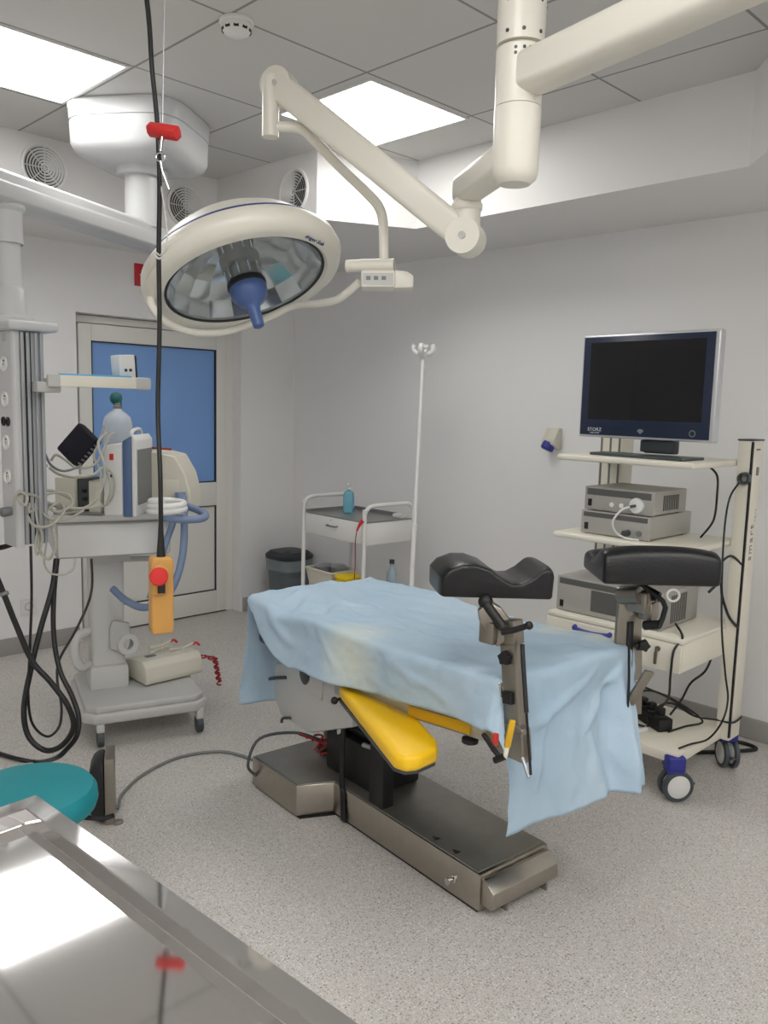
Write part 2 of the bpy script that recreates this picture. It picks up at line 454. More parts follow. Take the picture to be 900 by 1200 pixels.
for (a, b_) in ((.42, .62), (-.84, .62), (.42, -.64), (-.84, -.64), (-2.1, -.64), (-2.1, .62), (1.68, -.64), (.42, -1.9), (1.68, -1.9), (-.84, -1.9)):
    ceiling_light(a, b_, 'added square lit ceiling panel, unseen, over the rear of the room')

# smoke detector
dx, dy = 1.70, 2.47
t = thing('smoke_detector', 'small round white smoke detector on the ceiling tiles', 'smoke detector', (dx, dy, CZ))
Tz = Matrix.Translation((dx, dy, CZ)) @ Matrix.Rotation(PI, 4, 'X')
bm = B(); lathe(bm, [(0, .0005), (.056, .0005), (.058, .01), (.055, .014), (0, .014)], Tz, 32); part(t, 'mounting_base', bm, M['white'])
bm = B(); lathe(bm, [(0, .012), (.048, .012), (.05, .03), (.042, .042), (.028, .05), (0, .052)], Tz, 32); part(t, 'sensor_body', bm, M['white'])
bm = B()
for k in range(10):
    a = 2*PI*k/10
    box(bm, (0, 0, 0), (.017, .004, .008), Tz @ Matrix.Rotation(a, 4, 'Z') @ Matrix.Translation((0, .0475, .033)))
part(t, 'smoke_slots', bm, M['black'], 'black slots')

# round air grilles
def grille(c, nrm, label):
    t = thing('air_grille', label, 'air vent', c, 'round air grilles on the bulkhead')
    T = frame_to(nrm, c, (0, 0, 1))
    bm = B(); lathe(bm, [(.108, .0005), (.118, .0005), (.118, .012), (.108, .014), (.104, .008), (.108, .0005)], T, 48); part(t, 'outer_ring', bm, M['white'])
    bm = B()
    for k in range(7):
        r = .014+.014*k
        lathe(bm, [(r, .004), (r+.0085, .011), (r+.0095, .011), (r+.002, .003), (r, .004)], T, 40)
    for k in range(4):
        box(bm, (0, 0, 0), (.21, .004, .006), T @ Matrix.Rotation(k*PI/4, 4, 'Z') @ Matrix.Translation((0, 0, .003)))
    part(t, 'louvre_rings', bm, M['whitep'])
    bm = B(); lathe(bm, [(0, .0005), (.107, .0005), (.107, .002), (0, .002)], T, 40); part(t, 'duct_opening', bm, M['vent'], 'dark opening')
grille(V((1.781, 4.23, 2.668)), (0, -1, 0), 'round grille behind the horizontal pendant arm, outermost of the three')
grille(V((2.571, 4.23, 2.628)), (0, -1, 0), 'round grille just behind the surgical lamp dome and red handle')
grille(V((2.78, 3.515, 2.634)), (-1, 0, 0), 'round grille on the return face beside the bright bulkhead corner')

# exit sign
t = thing('exit_sign', 'small red sign with a white arrow above the door', 'sign', (2.78, YB, 2.27))
bm = B(); bx(bm, 2.665, 2.93, YB-.012, YB-.0005, 2.27, 2.41, bev=.003); part(t, 'sign_plate', bm, M['red_sign'])
bm = B(); prism(bm, [(-.035, 0), (.005, .035), (.005, .012), (.03, .012), (.03, -.012), (.005, -.012), (.005, -.035)], 0, .002, Matrix.Translation((2.73, YB-.0125, 2.34)) @ Matrix.Rotation(PI/2, 4, 'X')); part(t, 'arrow', bm, M['inkw'], 'white arrow')
# wall outlet
t = thing('wall_outlet', 'white double wall outlet low behind the hanging black hoses', 'outlet', (1.937, YB, .22))
bm = B(); bx(bm, 1.89, 1.985, YB-.012, YB-.0005, .235, .33, bev=.004); part(t, 'cover_plate', bm, M['white'])
bm = B(); lathe(bm, [(.026, .0), (.027, .003), (.02, .003), (.018, -.004), (0, -.004)], frame_to((0, -1, 0), (1.937, YB-.012, .283)), 24); part(t, 'socket', bm, M['greyp'])
# blue wall plug socket by the cart
c = V((XR, 2.64, 1.33))
t = thing('wall_socket', 'white wall socket with blue flap beside the endoscopy cart shelf', 'socket', c)
bm = B(); prism(bm, [(0, 0), (-.03, 0), (-.075, .03), (-.075, .055), (-.03, .12), (0, .12)], -.042, .042, Matrix.Translation(c) @ Matrix.Rotation(PI/2, 4, 'X'), bev=.006); part(t, 'socket_housing', bm, M['beige'])
bm = B(); T = frame_to((-.35, .25, -.9), c+V((-.05, .008, .028)))
lathe(bm, [(0, -.01), (.036, -.01), (.037, .026), (.031, .034), (0, .034)], T, 24); part(t, 'socket_flap', bm, M['blue'], 'blue flap')

# ================================================================== operating table (axes: x across, y towards the head end)
TM = Matrix.Translation((2.11, 1.944, 0)) @ Matrix.Rotation(math.radians(-6), 4, 'Z')
table = thing('operating_table', 'operating table on a steel pedestal base, covered by the blue sheet', 'operating table', (2.11, 1.944, 0))
bp_ = [(-.158, -.51), (.158, -.51), (.158, .265), (.29, .32), (.29, .65), (-.29, .65), (-.29, .32), (-.158, .265)]
bm = B(); prism(bm, bp_, .010, .130, TM, bev=.004); base_o = part(table, 'base', bm, M['steel'])
bm = B(); prism(bm, [(x*.96, y*.975) for x, y in bp_], 0.0, .0115, TM); part(base_o, 'base_gasket', bm, M['black'])
bm = B(); prism(bm, [(x*.965 if abs(x) < .2 else x*.975, y-.012 if y > 0 and abs(x) > .2 and y > .5 else (y+.012 if y < 0 else y)) for x, y in bp_], .130, .134, TM, bev=.0015); part(base_o, 'base_cover', bm, M['steeld'], 'dark polished cover plate')
bm = B(); prism(bm, [(-.512, .032), (-.555, .032), (-.565, .045), (-.562, .088), (-.525, .118), (-.512, .118)], -.15, .15, TM @ Matrix(((0, 0, 1, 0), (1, 0, 0, 0), (0, 1, 0, 0), (0, 0, 0, 1))), bev=.002); lip = part(base_o, 'foot_plate', bm, M['steel'])
for s in (-.07, .115):
    bm = B(); bx(bm, s-.004, s+.004, -.55, -.512, .0, .04, TM, bev=.001); part(base_o, 'levelling_foot', bm, M['steeld'])
bm = B(); lathe(bm, [(0, 0), (.013, 0), (.013, .006), (.007, .009), (.007, .02), (.012, .024), (.012, .032), (0, .033)], TM @ frame_to((-1, 0, 0), (-.1585, -.40, .066)), 20); part(base_o, 'lock_knob', bm, M['chrome'])
bm = B()
for p in ((-.125, -.27), (-.128, -.37)):
    prism(bm, [(-.012, -.012), (.012, -.012), (0, .014)], .134, .136, TM @ Matrix.Translation((p[0], p[1], 0)))
part(base_o, 'guide_marks', bm, M['black'], 'small black triangles')
bm = B(); lathe(bm, [(0, .13), (.062, .13), (.062, .40), (0, .40)], TM @ Matrix.Translation((.03, .50, 0)), 32); part(table, 'pedestal', bm, M['steelp'])
bm = B(); lathe(bm, [(.06, .134), (.085, .134), (.085, .15), (.06, .152)], TM @ Matrix.Translation((.03, .50, 0)), 32); part(table, 'pedestal_ring', bm, M['black'])
# black lift mechanism with chrome rods
bm = B()
bx(bm, -.11, .11, .08, .39, .134, .30, TM, bev=.01); bx(bm, -.08, .08, .05, .32, .30, .56, TM, bev=.015)
for k in range(5): bx(bm, -.085, .085, .045, .325, .31+.05*k, .335+.05*k, TM, bev=.01)
lift = part(table, 'lift_bellows', bm, M['black'], 'black bellows')
bm = B(); cyl(bm, (-.085, .335, .16), (-.105, .29, .48), .011, T=TM); cyl(bm, (-.085, .335, .145), (-.10, .30, .40), .016, T=TM); part(table, 'gas_strut', bm, M['chrome'], 'chrome strut')
bm = B(); cyl(bm, (-.07, .18, .26), (-.12, .05, .30), .008, T=TM); cyl(bm, (-.08, .14, .22), (-.13, .0, .25), .008, T=TM); cyl(bm, (-.1, .16, .30), (-.1, .02, .32), .01, T=TM); part(table, 'linkage_rod', bm, M['alu'])
bm = B(); bx(bm, -.15, -.10, -.02, .06, .135, .50, TM, bev=.004); part(table, 'support_slab', bm, M['black'], 'black vertical slab')
bm = B()
pts = [(-.11, .27, .40), (-.135, .245, .28), (-.156, .215, .136), (-.164, .20, .125), (-.166, .19, .04), (-.167, .185, .012)]
for off in (-.008, 0, .008): tube(bm, [(p[0], p[1]+off, p[2]) for p in pts], .006, seg=6, T=TM)
part(table, 'fixing_strap', bm, M['black'], 'black strap hanging over the base')
# head end housing
YZ = TM @ Matrix(((0, 0, 1, 0), (1, 0, 0, 0), (0, 1, 0, 0), (0, 0, 0, 1)))   # local (y, z, x)
bm = B(); prism(bm, [(.75, .375), (.67, .265), (.46, .255), (.17, .375), (.15, .60), (.60, .60), (.64, .50), (.74, .46)], -.15, .17, YZ, bev=.012); hs = part(table, 'drive_housing', bm, M['tgrey'], 'pale grey drive housing')
bm = B(); prism(bm, [(.60, .60), (.62, .47), (.36, .42), (.34, .60)], -.156, -.149, YZ, bev=.002); part(hs, 'cover_panel', bm, M['tgrey'])
bm = B(); lathe(bm, [(0, 0), (.034, 0), (.036, .004), (.03, .008), (0, .009)], TM @ frame_to((-1, 0, 0), (-.156, .475, .50), (0, 0, 1)) @ Matrix.Diagonal((1.3, .95, 1, 1)), 28); part(hs, 'display_window', bm, M['dgrey'], 'dark oval window')
bm = B(); tube(bm, [(-.15, .62, .44), (-.17, .68, .425), (-.175, .74, .40), (-.175, .75, .37)], .007, T=TM); part(hs, 'release_lever', bm, M['dgrey'])
bm = B(); tube(bm, [(-.15, .58, .28), (-.165, .62, .27), (-.165, .63, .25)], .006, T=TM); part(hs, 'release_catch', bm, M['dgrey'])
p0, p1 = spot(414, 814, 2.84), spot(392, 821, 2.80)
bm = B(); cyl(bm, p0, p1, .005); bmesh.ops.create_uvsphere(bm, u_segments=14, v_segments=10, radius=.013, matrix=Matrix.Translation(p1)); bmesh.ops.create_uvsphere(bm, u_segments=14, v_segments=10, radius=.015, matrix=Matrix.Translation(p0)); part(table, 'ball_handle', bm, M['black'], 'black ball handle')
# top frame, mattress, side rails
TILT = math.radians(-6)
def fz(y): return .655-.105*(y+.61)*1.0
bm = B(); prism(bm, [(-.64, fz(-.64)), (.16, fz(.16)), (.16, fz(.16)+.05), (-.64, fz(-.64)+.055)], -.265, .265, YZ, bev=.006); part(table, 'top_frame', bm, M['dgrey'])
bm = B(); prism(bm, [(-.66, fz(-.66)+.055), (.16, fz(.16)+.05), (.64, .60), (.645, .70), (.45, .735), (.10, .765), (-.20, .775), (-.66, .795)], -.275, .275, YZ, bev=.02, seg=3); part(table, 'mattress', bm, M['navy'], 'dark navy mattress')
for s in (-1, 1):
    bm = B(); prism(bm, [(-.64, fz(-.64)-.028), (.10, fz(.10)-.028), (.10, fz(.10)+.028), (-.62, fz(-.62)+.03)], s*.272-.01, s*.272+.012, YZ, bev=.002); rl = part(table, 'side_rail', bm, M['alu'])
    for ya, yb in ((-.57, -.30),):
        bm = B(); prism(bm, [(ya, fz(ya)-.020), (yb, fz(yb)-.020), (yb, fz(yb)+.012), (ya, fz(ya)+.014)], s*.284-.003, s*.284+.003, YZ, bev=.001); part(rl, 'rail_insert', bm, M['ypad'], 'yellow insert')
    bm = B(); T = TM @ Matrix.Translation((s*.275, -.56, fz(-.6)-.042)); lathe(bm, [(0, 0), (.012, .002), (.024, .006), (.025, .018), (.012, .022), (.006, .024), (.006, .04), (0, .04)], T @ Matrix.Translation((0, 0, -.015)), 10); part(rl, 'clamp_knob', bm, M['black'], 'black knob under the rail')
# yellow arm board
ab = [(-.275, .07), (-.235, .05), (-.215, .0), (-.258, -.30), (-.335, -.49), (-.375, -.535), (-.455, -.545), (-.492, -.53), (-.502, -.49), (-.30, .05)]
bm = B(); prism(bm, ab, .555, .603, TM, bev=.016, seg=4); arm = part(table, 'arm_board', bm, M['yellow'], 'yellow padded arm board')
bm = B(); prism(bm, [(-.365+(x+.365)*.93, -.24+(y+.24)*.965) for x, y in ab], .545, .556, TM, bev=.002); part(arm, 'arm_board_plate', bm, M['dgrey'])
bm = B(); cyl(bm, (-.30, -.12, .547), (-.27, -.12, .60), .012, T=TM); bx(bm, -.31, -.27, -.15, -.09, .53, .55, TM, bev=.003); part(arm, 'arm_board_joint', bm, M['steelp'])

# leg holders clamped to the foot end
def pad_mesh(o, pdir, qdir, W, Q, hs_=1.0):
    prof = [(0, .0), (0, .062), (.02, .086), (.06, .103), (.10, .104), (.14, .09), (.175, .062), (.205, .046), (.235, .048), (.265, .066), (.29, .09), (.306, .099), (.321, .09), (.326, .07), (.323, 0)]
    bm = B(); n = 12; rings = []
    pd, qd = V(pdir).normalized(), V(qdir).normalized()
    for j in range(n+1):
        t = j/n; e = min(1.0, .9+.1*math.sin(PI*min(1, max(0, t)))**.4*1.0)
        ring = []
        for (p, z) in prof:
            pc = (p-.163)*W/.326
            k = 1-.05*(abs(2*t-1)**6)
            ring.append(bm.verts.new(V(o)+pd*(pc*k+W/2)+qd*(t*Q)+V((0, 0, z*hs_*(1-.06*abs(2*t-1)**5)))))
        rings.append(ring)
    for a, b2 in zip(rings[:-1], rings[1:]):
        for k in range(len(a)): bm.faces.new((a[k], a[(k+1) % len(a)], b2[(k+1) % len(a)], b2[k]))
    bm.faces.new(rings[0]); bm.faces.new(rings[-1][::-1])
    bmesh.ops.recalc_face_normals(bm, faces=bm.faces[:])
    es = [e for e in bm.edges if e.calc_face_angle(0) > .75]
    bmesh.ops.bevel(bm, geom=es, offset=.011, segments=3, affect='EDGES', profile=.5, clamp_overlap=True)
    return bm
SR = V((.709, -.705, 0)); SF = V((.705, .709, 0))
# nearer one
pb, pt = TM @ V((-.29, -.748, .655)), TM @ V((-.293, -.712, .955))
ax = (pt-pb).normalized()
T1 = frame_to(ax, pb, TM.to_3x3() @ V((0, 1, 0)))        # local x = towards head, y = across, z up the post
L1 = (pt-pb).length
bm = B(); bx(bm, -.027, .027, -.016, .016, -.005, L1, T1, bev=.004)
lh = part(table, 'leg_holder', bm, M['steelp'], 'steel leg holder post with a black saddle pad, beside the arm board')
bm = B(); bx(bm, -.03, .03, -.02, .02, L1-.02, L1+.045, T1, bev=.004); part(lh, 'post_sleeve', bm, M['steelp'])
kz = spot(580, 730, 2.2)
bm = B(); T = frame_to(spot(566, 708, 2.2)-spot(592, 745, 2.2), spot(592, 745, 2.2), SF)
prism(bm, [(-.035, -.01), (.035, -.01), (.035, .07), (.02, .10), (-.02, .10), (-.035, .07)], -.022, .022, T @ Matrix.Rotation(PI/2, 4, 'X') @ Matrix.Rotation(PI/2, 4, 'Y'), bev=.006)
box(bm, spot(576, 740, 2.2), (.05, .05, .06), bev=.006)
part(lh, 'swivel_bracket', bm, M['steelp'])
bm = B(); cyl(bm, spot(590, 736, 2.16), spot(570, 708, 2.18), .013); cyl(bm, spot(568, 709, 2.19), spot(568, 700, 2.22), .012); bmesh.ops.create_uvsphere(bm, u_segments=16, v_segments=10, radius=.02, matrix=Matrix.Translation(spot(569, 705, 2.2))); part(lh, 'ball_joint', bm, M['black'])
bm = B(); tube(bm, [spot(588, 741, 2.14), spot(604, 738, 2.12), spot(619, 733, 2.1)], .008, raw=True); bmesh.ops.create_uvsphere(bm, u_segments=12, v_segments=8, radius=.011, matrix=Matrix.Translation(spot(620, 733, 2.1))); part(lh, 'clamp_lever', bm, M['black'], 'black lever')
def star(bm, T, r, h, n=5):
    prism(bm, [((r if k % 2 == 0 else r*.72)*math.cos(PI*k/n), (r if k % 2 == 0 else r*.72)*math.sin(PI*k/n)) for k in range(2*n)], 0, h, T, bev=.003)
fv = TM.to_3x3() @ V((-1, 0, 0))
def face_pt(px, py): return spot(px, py, 2.165)
bm = B(); star(bm, frame_to(fv, T1 @ V((0.0, .017, L1-.055))), .021, .02); part(lh, 'star_knob', bm, M['black'], 'black star knob')
bm = B(); bx(bm, -.016, .016, .016, .03, .125, .157, T1, bev=.002); part(lh, 'slot_cap', bm, M['black'])
bm = B(); bx(bm, .025, .06, -.02, .022, .135, .175, T1, bev=.003); part(lh, 'stop_block', bm, M['chrome'])
bm = B(); tube(bm, [spot(612, 755, 2.15), spot(614, 790, 2.13), spot(617, 835, 2.11)], .006, raw=True); cyl(bm, spot(617, 835, 2.11), spot(622, 908, 2.10), .0035); part(lh, 'gas_spring', bm, M['black'])
bm = B(); cyl(bm, spot(612, 888, 2.14), spot(620, 911, 2.11), .005); part(lh, 'spring_end', bm, M['alu'])
bm = B(); prism(bm, [(-.04, -.03), (.05, -.02), (.05, .055), (-.01, .075), (-.04, .06)], -.02, .016, T1 @ Matrix.Rotation(PI/2, 4, 'X') @ Matrix.Identity(4), bev=.004); bx(bm, -.04, .075, -.012, .024, -.022, .05, T1, bev=.004); bx(bm, .02, .10, -.006, .012, .01, .085, T1, bev=.003); part(lh, 'rail_clamp', bm, M['steelp'])
bm = B(); tube(bm, [spot(567, 861, 2.2), spot(577, 876, 2.14), spot(586, 888, 2.12)], .007, raw=True); cyl(bm, spot(580, 891, 2.13), spot(592, 886, 2.11), .009); part(lh, 'clamp_handle', bm, M['black'], 'black clamp handle')
bm = B(); T = frame_to(spot(601, 843, 2.09)-spot(592, 886, 2.11), spot(592, 886, 2.11), RT); box(bm, (0, 0, .062), (.016, .012, .075), T, bev=.003); part(lh, 'yellow_lever', bm, M['ypad'], 'yellow lever'); bm = B(); box(bm, (0, 0, .012), (.012, .009, .04), T, bev=.003); part(lh, 'lever_stem', bm, M['cream'])
bm = B(); box(bm, spot(581, 866, 2.12), (.012, .012, .03), bev=.002); part(lh, 'red_marker', bm, M['red'], 'red mark')
bm = pad_mesh(spot(515, 700, 2.2), SR, SF*.97+SR*(-.12), .310, .19, .90); part(lh, 'saddle_pad', bm, M['blackg'], 'black padded saddle with a deep dip')
# farther one
q0, q1 = TM @ V((.300, -.675, .60)), spot(737, 705, 2.56)
T2 = frame_to((q1-q0), q0, SR); L2 = (q1-q0).length
bm = B()
prism(bm, [(-.052, 0), (.05, 0), (.044, L2*.55), (.034, L2), (-.034, L2), (-.042, L2*.55)], -.014, .014, T2 @ Matrix.Rotation(PI/2, 4, 'X'), bev=.004)
lh2 = part(table, 'leg_holder', bm, M['steelp'], 'steel leg holder post with a long black pad, beside the endoscopy cart')
bm = B(); bx(bm, -.008, .012, -.022, -.012, .06, L2-.06, T2, bev=.002); part(lh2, 'post_slot', bm, M['black'], 'black slot')
bm = B(); cyl(bm, spot(752, 697, 2.5), spot(728, 697, 2.56), .03); box(bm, spot(752, 704, 2.53), (.07, .07, .07), bev=.012); box(bm, spot(760, 715, 2.53), (.05, .05, .06), bev=.01); part(lh2, 'swivel_bracket', bm, M['steelp'])
bm = B(); tube(bm, [spot(748, 682, 2.5), spot(770, 698, 2.47), spot(780, 712, 2.47), spot(772, 735, 2.47)], .008, res=2); cyl(bm, spot(755, 733, 2.5), spot(772, 732, 2.47), .014); cyl(bm, spot(745, 685, 2.55), spot(772, 700, 2.5), .016); part(lh2, 'clamp_lever', bm, M['black'], 'black lever')
bm = B(); star(bm, frame_to((-.7, -.7, 0), spot(753, 755, 2.55)), .02, .025); cyl(bm, spot(745, 757, 2.56), spot(757, 757, 2.55), .014); part(lh2, 'star_knob', bm, M['black'])
bm = B(); box(bm, (0, 0, .0), (.03, .012, .14), frame_to(spot(757, 795, 2.5)-spot(740, 822, 2.55), spot(749, 806, 2.52), SR) @ Matrix.Identity(4), bev=.003); cyl(bm, spot(740, 822, 2.55), spot(730, 824, 2.58), .012); part(lh2, 'rail_clamp', bm, M['steelp'])
bm = B(); tube(bm, [spot(737, 730, 2.5), spot(737, 800, 2.52), spot(735, 840, 2.53), spot(736, 868, 2.55)], .004); part(lh2, 'gas_spring', bm, M['black'])
def long_pad():
    bm = B(); o = V(spot(696, 677, 2.44)); n = 14; rings = []; Lq = .338
    prof = [(0, 0), (0, .075), (.012, .092), (.035, .10), (.07, .096), (.105, .074), (.135, .056), (.165, .055), (.19, .062), (.215, .066), (.235, .058), (.245, .04), (.245, 0)]
    for j in range(n+1):
        t = j/n; ring = []; h = 1-.16*abs(2*t-1)**3
        for (p, z) in prof:
            ring.append(bm.verts.new(o+SR*(t*Lq)+SF*(p-.10)+V((0, 0, z*h*1.1))))
        rings.append(ring)
    for a, b2 in zip(rings[:-1], rings[1:]):
        for k in range(len(a)): bm.faces.new((a[k], a[(k+1) % len(a)], b2[(k+1) % len(a)], b2[k]))
    bm.faces.new(rings[0]); bm.faces.new(rings[-1][::-1])
    bmesh.ops.recalc_face_normals(bm, faces=bm.faces[:])
    es = [e for e in bm.edges if e.calc_face_angle(0) > .75]
    bmesh.ops.bevel(bm, geom=es, offset=.014, segments=3, affect='EDGES', profile=.5, clamp_overlap=True)
    return bm
part(lh2, 'saddle_pad', long_pad(), M['blackg'], 'long black padded saddle')
# mains cable and red cord on the base
bm = B(); tube(bm, [TM @ V((-.28, .62, .05)), TM @ V((-.315, .64, .10)), TM @ V((-.25, .66, .19)), TM @ V((-.12, .60, .205)), TM @ V((-.05, .50, .19)), TM @ V((-.02, .47, .20))], .006); part(table, 'mains_lead', bm, M['dgrey'])
bm = B()
for k in range(3): tube(bm, [TM @ V((-.115+.02*k, .575-.02*k, .205-.012*k)), TM @ V((-.07+.012*k, .50+.03*k, .19)), TM @ V((-.05, .42+.04*k, .175+.015*k)), TM @ V((-.09, .46+.02*k, .155))], .0045)
part(table, 'red_lead', bm, M['dred'], 'dark red lead')

# ================================================================== the blue sheet
def drape():
    bm = B(); NA, NB = 120, 220
    X0, X1, Y0, Y1 = -.292, .292, -.68, .655
    def hem(b):                       # near side overhang along the table
        t = [(.68, .0), (.60, .06), (.52, .12), (.33, .205), (.03, .20), (-.32, .165), (-.62, .15), (-1.4, .17)]
        for (b1, v1), (b0, v0) in zip(t[:-1], t[1:]):
            if b >= b0: return v0+(v1-v0)*(b-b0)/(b1-b0) if b <= b1 else v1
        return .17
    grid = []; ABS = []
    for j in range(NB+1):
        b = -.68-.45+(.45+.68+.655+.50)*j/NB
        row = []; ABS.append([])
        for i in range(NA+1):
            a0, a1 = X0-hem(b)-(.012 if b > .6 else 0), X1+.20
            if b > .655: a0 = X0-.03*min(1, (b-.655)/.3)
            if b < Y0:
                tq = (Y0-b)/.45; a0 = X0-.15*(1-.85*tq); a1 = X1+.20-.19*min(1, tq*2.5)
            bb = b
            if b < Y0:                                   # foot overhang: hem lower in the middle
                pass
            a = a0+(a1-a0)*i/NA
            qx, qy = min(max(a, X0), X1), min(max(bb, Y0), Y1)
            dxx, dyy = a-qx, bb-qy
            d = math.hypot(dxx, dyy)
            zt = .798+.024*(-(qy)/.68 if qy < 0 else 0)+.004*math.sin(qy*6)
            if qx > .15: zt += .006*(qx-.15)/.14
            zt += .012*noise.noise(V((qx*3.2, qy*2.6, 2.0)))+.006*noise.noise(V((qx*9, qy*7, 5.0)))+.004*abs(noise.noise(V((qx*6+qy*4, qy*6-qx*3, 8.0))))
            zt -= .035*max(0, 1-math.hypot((qx-X0)/.22, (qy-.42)/.22))         # slack hollow near the head corner
            zt += .012*max(0, 1-abs((qx+.12)-(qy-.3)*.5)/.05)*max(0, 1-abs(qy-.45)/.35)
            if d > 0:
                ux, uy = dxx/d, dyy/d
                r0 = .02
                if d < r0*1.57: out_, dn = r0*math.sin(d/r0), r0*(1-math.cos(d/r0))
                else: out_, dn = r0, r0+(d-r0*1.57)
                fold = .05*noise.noise(V((a*3.4, bb*2.2, 9.0)))+.012*math.sin((qy*13+bb*3))*(abs(ux) > .5)
                if uy < -.4: fold += .02*noise.noise(V((a*8+bb*5, bb*3, 4.0)))+.045*math.exp(-((a-.225)/.03)**2)*min(1, d/.12)-.02*math.exp(-((a-.16)/.03)**2)*min(1, d/.15)
                if uy > .4: fold += .02*noise.noise(V((a*9, bb*2, 1.0)))
                out_ += d*.075+fold*min(1, d/.22)
                p = V((qx+ux*out_, qy+uy*out_, zt-dn*.985))
                if abs(dxx) > 1e-6 and abs(dyy) > 1e-6 and uy < 0 and ux > 0: p += V((.0, 0, 0))
                p.z = max(p.z, .05)
            else:
                p = V((qx, qy, zt))
            row.append(bm.verts.new(p)); ABS[-1].append((a, b))
        grid.append(row)
    # creases and wrinkles, pushed out along the cloth's own normal
    CR = [((-.20, .45), (-.02, .20), .010, .018), ((-.28, .36), (-.10, .50), .010, .02), ((-.24, .22), (-.12, .42), -.012, .022), ((-.10, .10), (-.16, -.30), .006, .014),
          ((.24, -.74), (.02, -.92), .012, .014), ((-.24, -.86), (.12, -.74), .010, .012), ((.20, -.72), (.12, -1.02), -.012, .02), ((-.12, -.78), (-.20, -1.06), .012, .02), ((.05, -.85), (.10, -1.08), .010, .018),
          ((-.25, .66), (.20, .60), .008, .015), ((.10, .60), (.22, .10), .006, .016), ((-.02, .62), (-.24, .50), .010, .02), ((.22, -.05), (.25, -.55), .010, .018), ((-.30, .52), (-.42, .30), .010, .02), ((-.32, .18), (-.44, .02), .008, .016), ((-.34, -.2), (-.40, -.5), .008, .016)]
    P0 = [[v.co.copy() for v in row] for row in grid]
    AB = ABS
    for j in range(NB+1):
        for i in range(NA+1):
            du = P0[j][min(i+1, NA)]-P0[j][max(i-1, 0)]; dv = P0[min(j+1, NB)][i]-P0[max(j-1, 0)][i]
            nn = du.cross(dv)
            if nn.length < 1e-9: continue
            nn.normalize()
            a, b = AB[j][i]; f = 0
            for (q0, q1, am, wd_) in CR:
                ex, ey = q1[0]-q0[0], q1[1]-q0[1]; LL = math.hypot(ex, ey)
                t = ((a-q0[0])*ex+(b-q0[1])*ey)/LL/LL; dd = abs((a-q0[0])*ey-(b-q0[1])*ex)/LL
                dd += .02*noise.noise(V((a*14, b*14, 3)))
                f += am*math.exp(-(dd/wd_)**2)*max(0, 1-abs(2*t-1)**3) if -.02 < t < 1.02 else 0
            f += .0035*(1-2*abs(noise.noise(V((a*11+b*4, b*9-a*3, 6.0)))))+.002*noise.noise(V((a*34, b*30, 7.0)))
            grid[j][i].co += nn*f
    for j in range(NB):
        for i in range(NA):
            bm.faces.new((grid[j][i], grid[j][i+1], grid[j+1][i+1], grid[j+1][i]))
    return bm
bm = drape()
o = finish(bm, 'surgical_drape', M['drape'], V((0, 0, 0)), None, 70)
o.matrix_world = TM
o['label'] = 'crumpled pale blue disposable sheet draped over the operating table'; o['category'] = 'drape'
md = o.modifiers.new('thickness', 'SOLIDIFY'); md.thickness = .0012; md.offset = 1

# ================================================================== surgical lamp on its ceiling arms
MX = spot(608, 100, 2.0); mx, my = MX.x, MX.y
lamp = thing('surgical_lamp', 'cream dome operating lamp with blue handle on jointed ceiling arms', 'surgical lamp', (mx, my, CZ))
zc = lambda y: (spot(608, y, 2.0)).z
bm = B(); T = Matrix.Translation((mx, my, 0))
lathe(bm, [(0, zc(57)), (.057, zc(57)), (.058, zc(30)), (.058, zc(-20)), (.062, zc(-22)), (.062, CZ-.05), (.11, CZ-.045), (.13, CZ-.002), (0, CZ-.002)], T, 40); mast = part(lamp, 'ceiling_mast', bm, M['ivory'])
bm = B()
for a in (.6, 1.9, 3.2, 3.9, 4.7, 5.5):
    for z in (zc(14), zc(48)):
        cyl(bm, (mx+.055*math.cos(a), my+.055*math.sin(a), z), (mx+.0592*math.cos(a), my+.0592*math.sin(a), z), .0045, seg=10)
part(mast, 'set_screws', bm, M['dgrey'])
bm = B(); lathe(bm, [(0, zc(125)-.002), (.056, zc(125)-.002), (.058, zc(62)), (.05, zc(59)), (0, zc(59))], T, 40); hub = part(lamp, 'upper_hub', bm, M['ivory'])
bm = B()
for z in (zc(68), zc(74)):
    for a in (3.6, 3.95, 4.2): cyl(bm, (mx+.054*math.cos(a), my+.054*math.sin(a), z), (mx+.0585*math.cos(a), my+.0585*math.sin(a), z), .004, seg=10)
part(hub, 'set_screws', bm, M['dgrey'])
# arm that runs off towards the second lamp
bm = B(); A1 = V((mx, my, zc(92))); d1 = V((-.19, -.98, 0)).normalized()
T = frame_to(d1, A1, (0, 0, 1))
prism(bm, [(.052, -.02), (.052, .02), (.034, .045), (-.034, .045), (-.052, .02), (-.052, -.02), (-.034, -.045), (.034, -.045)], .03, 1.35, T, bev=.012, seg=3); part(lamp, 'extension_arm', bm, M['ivory'])
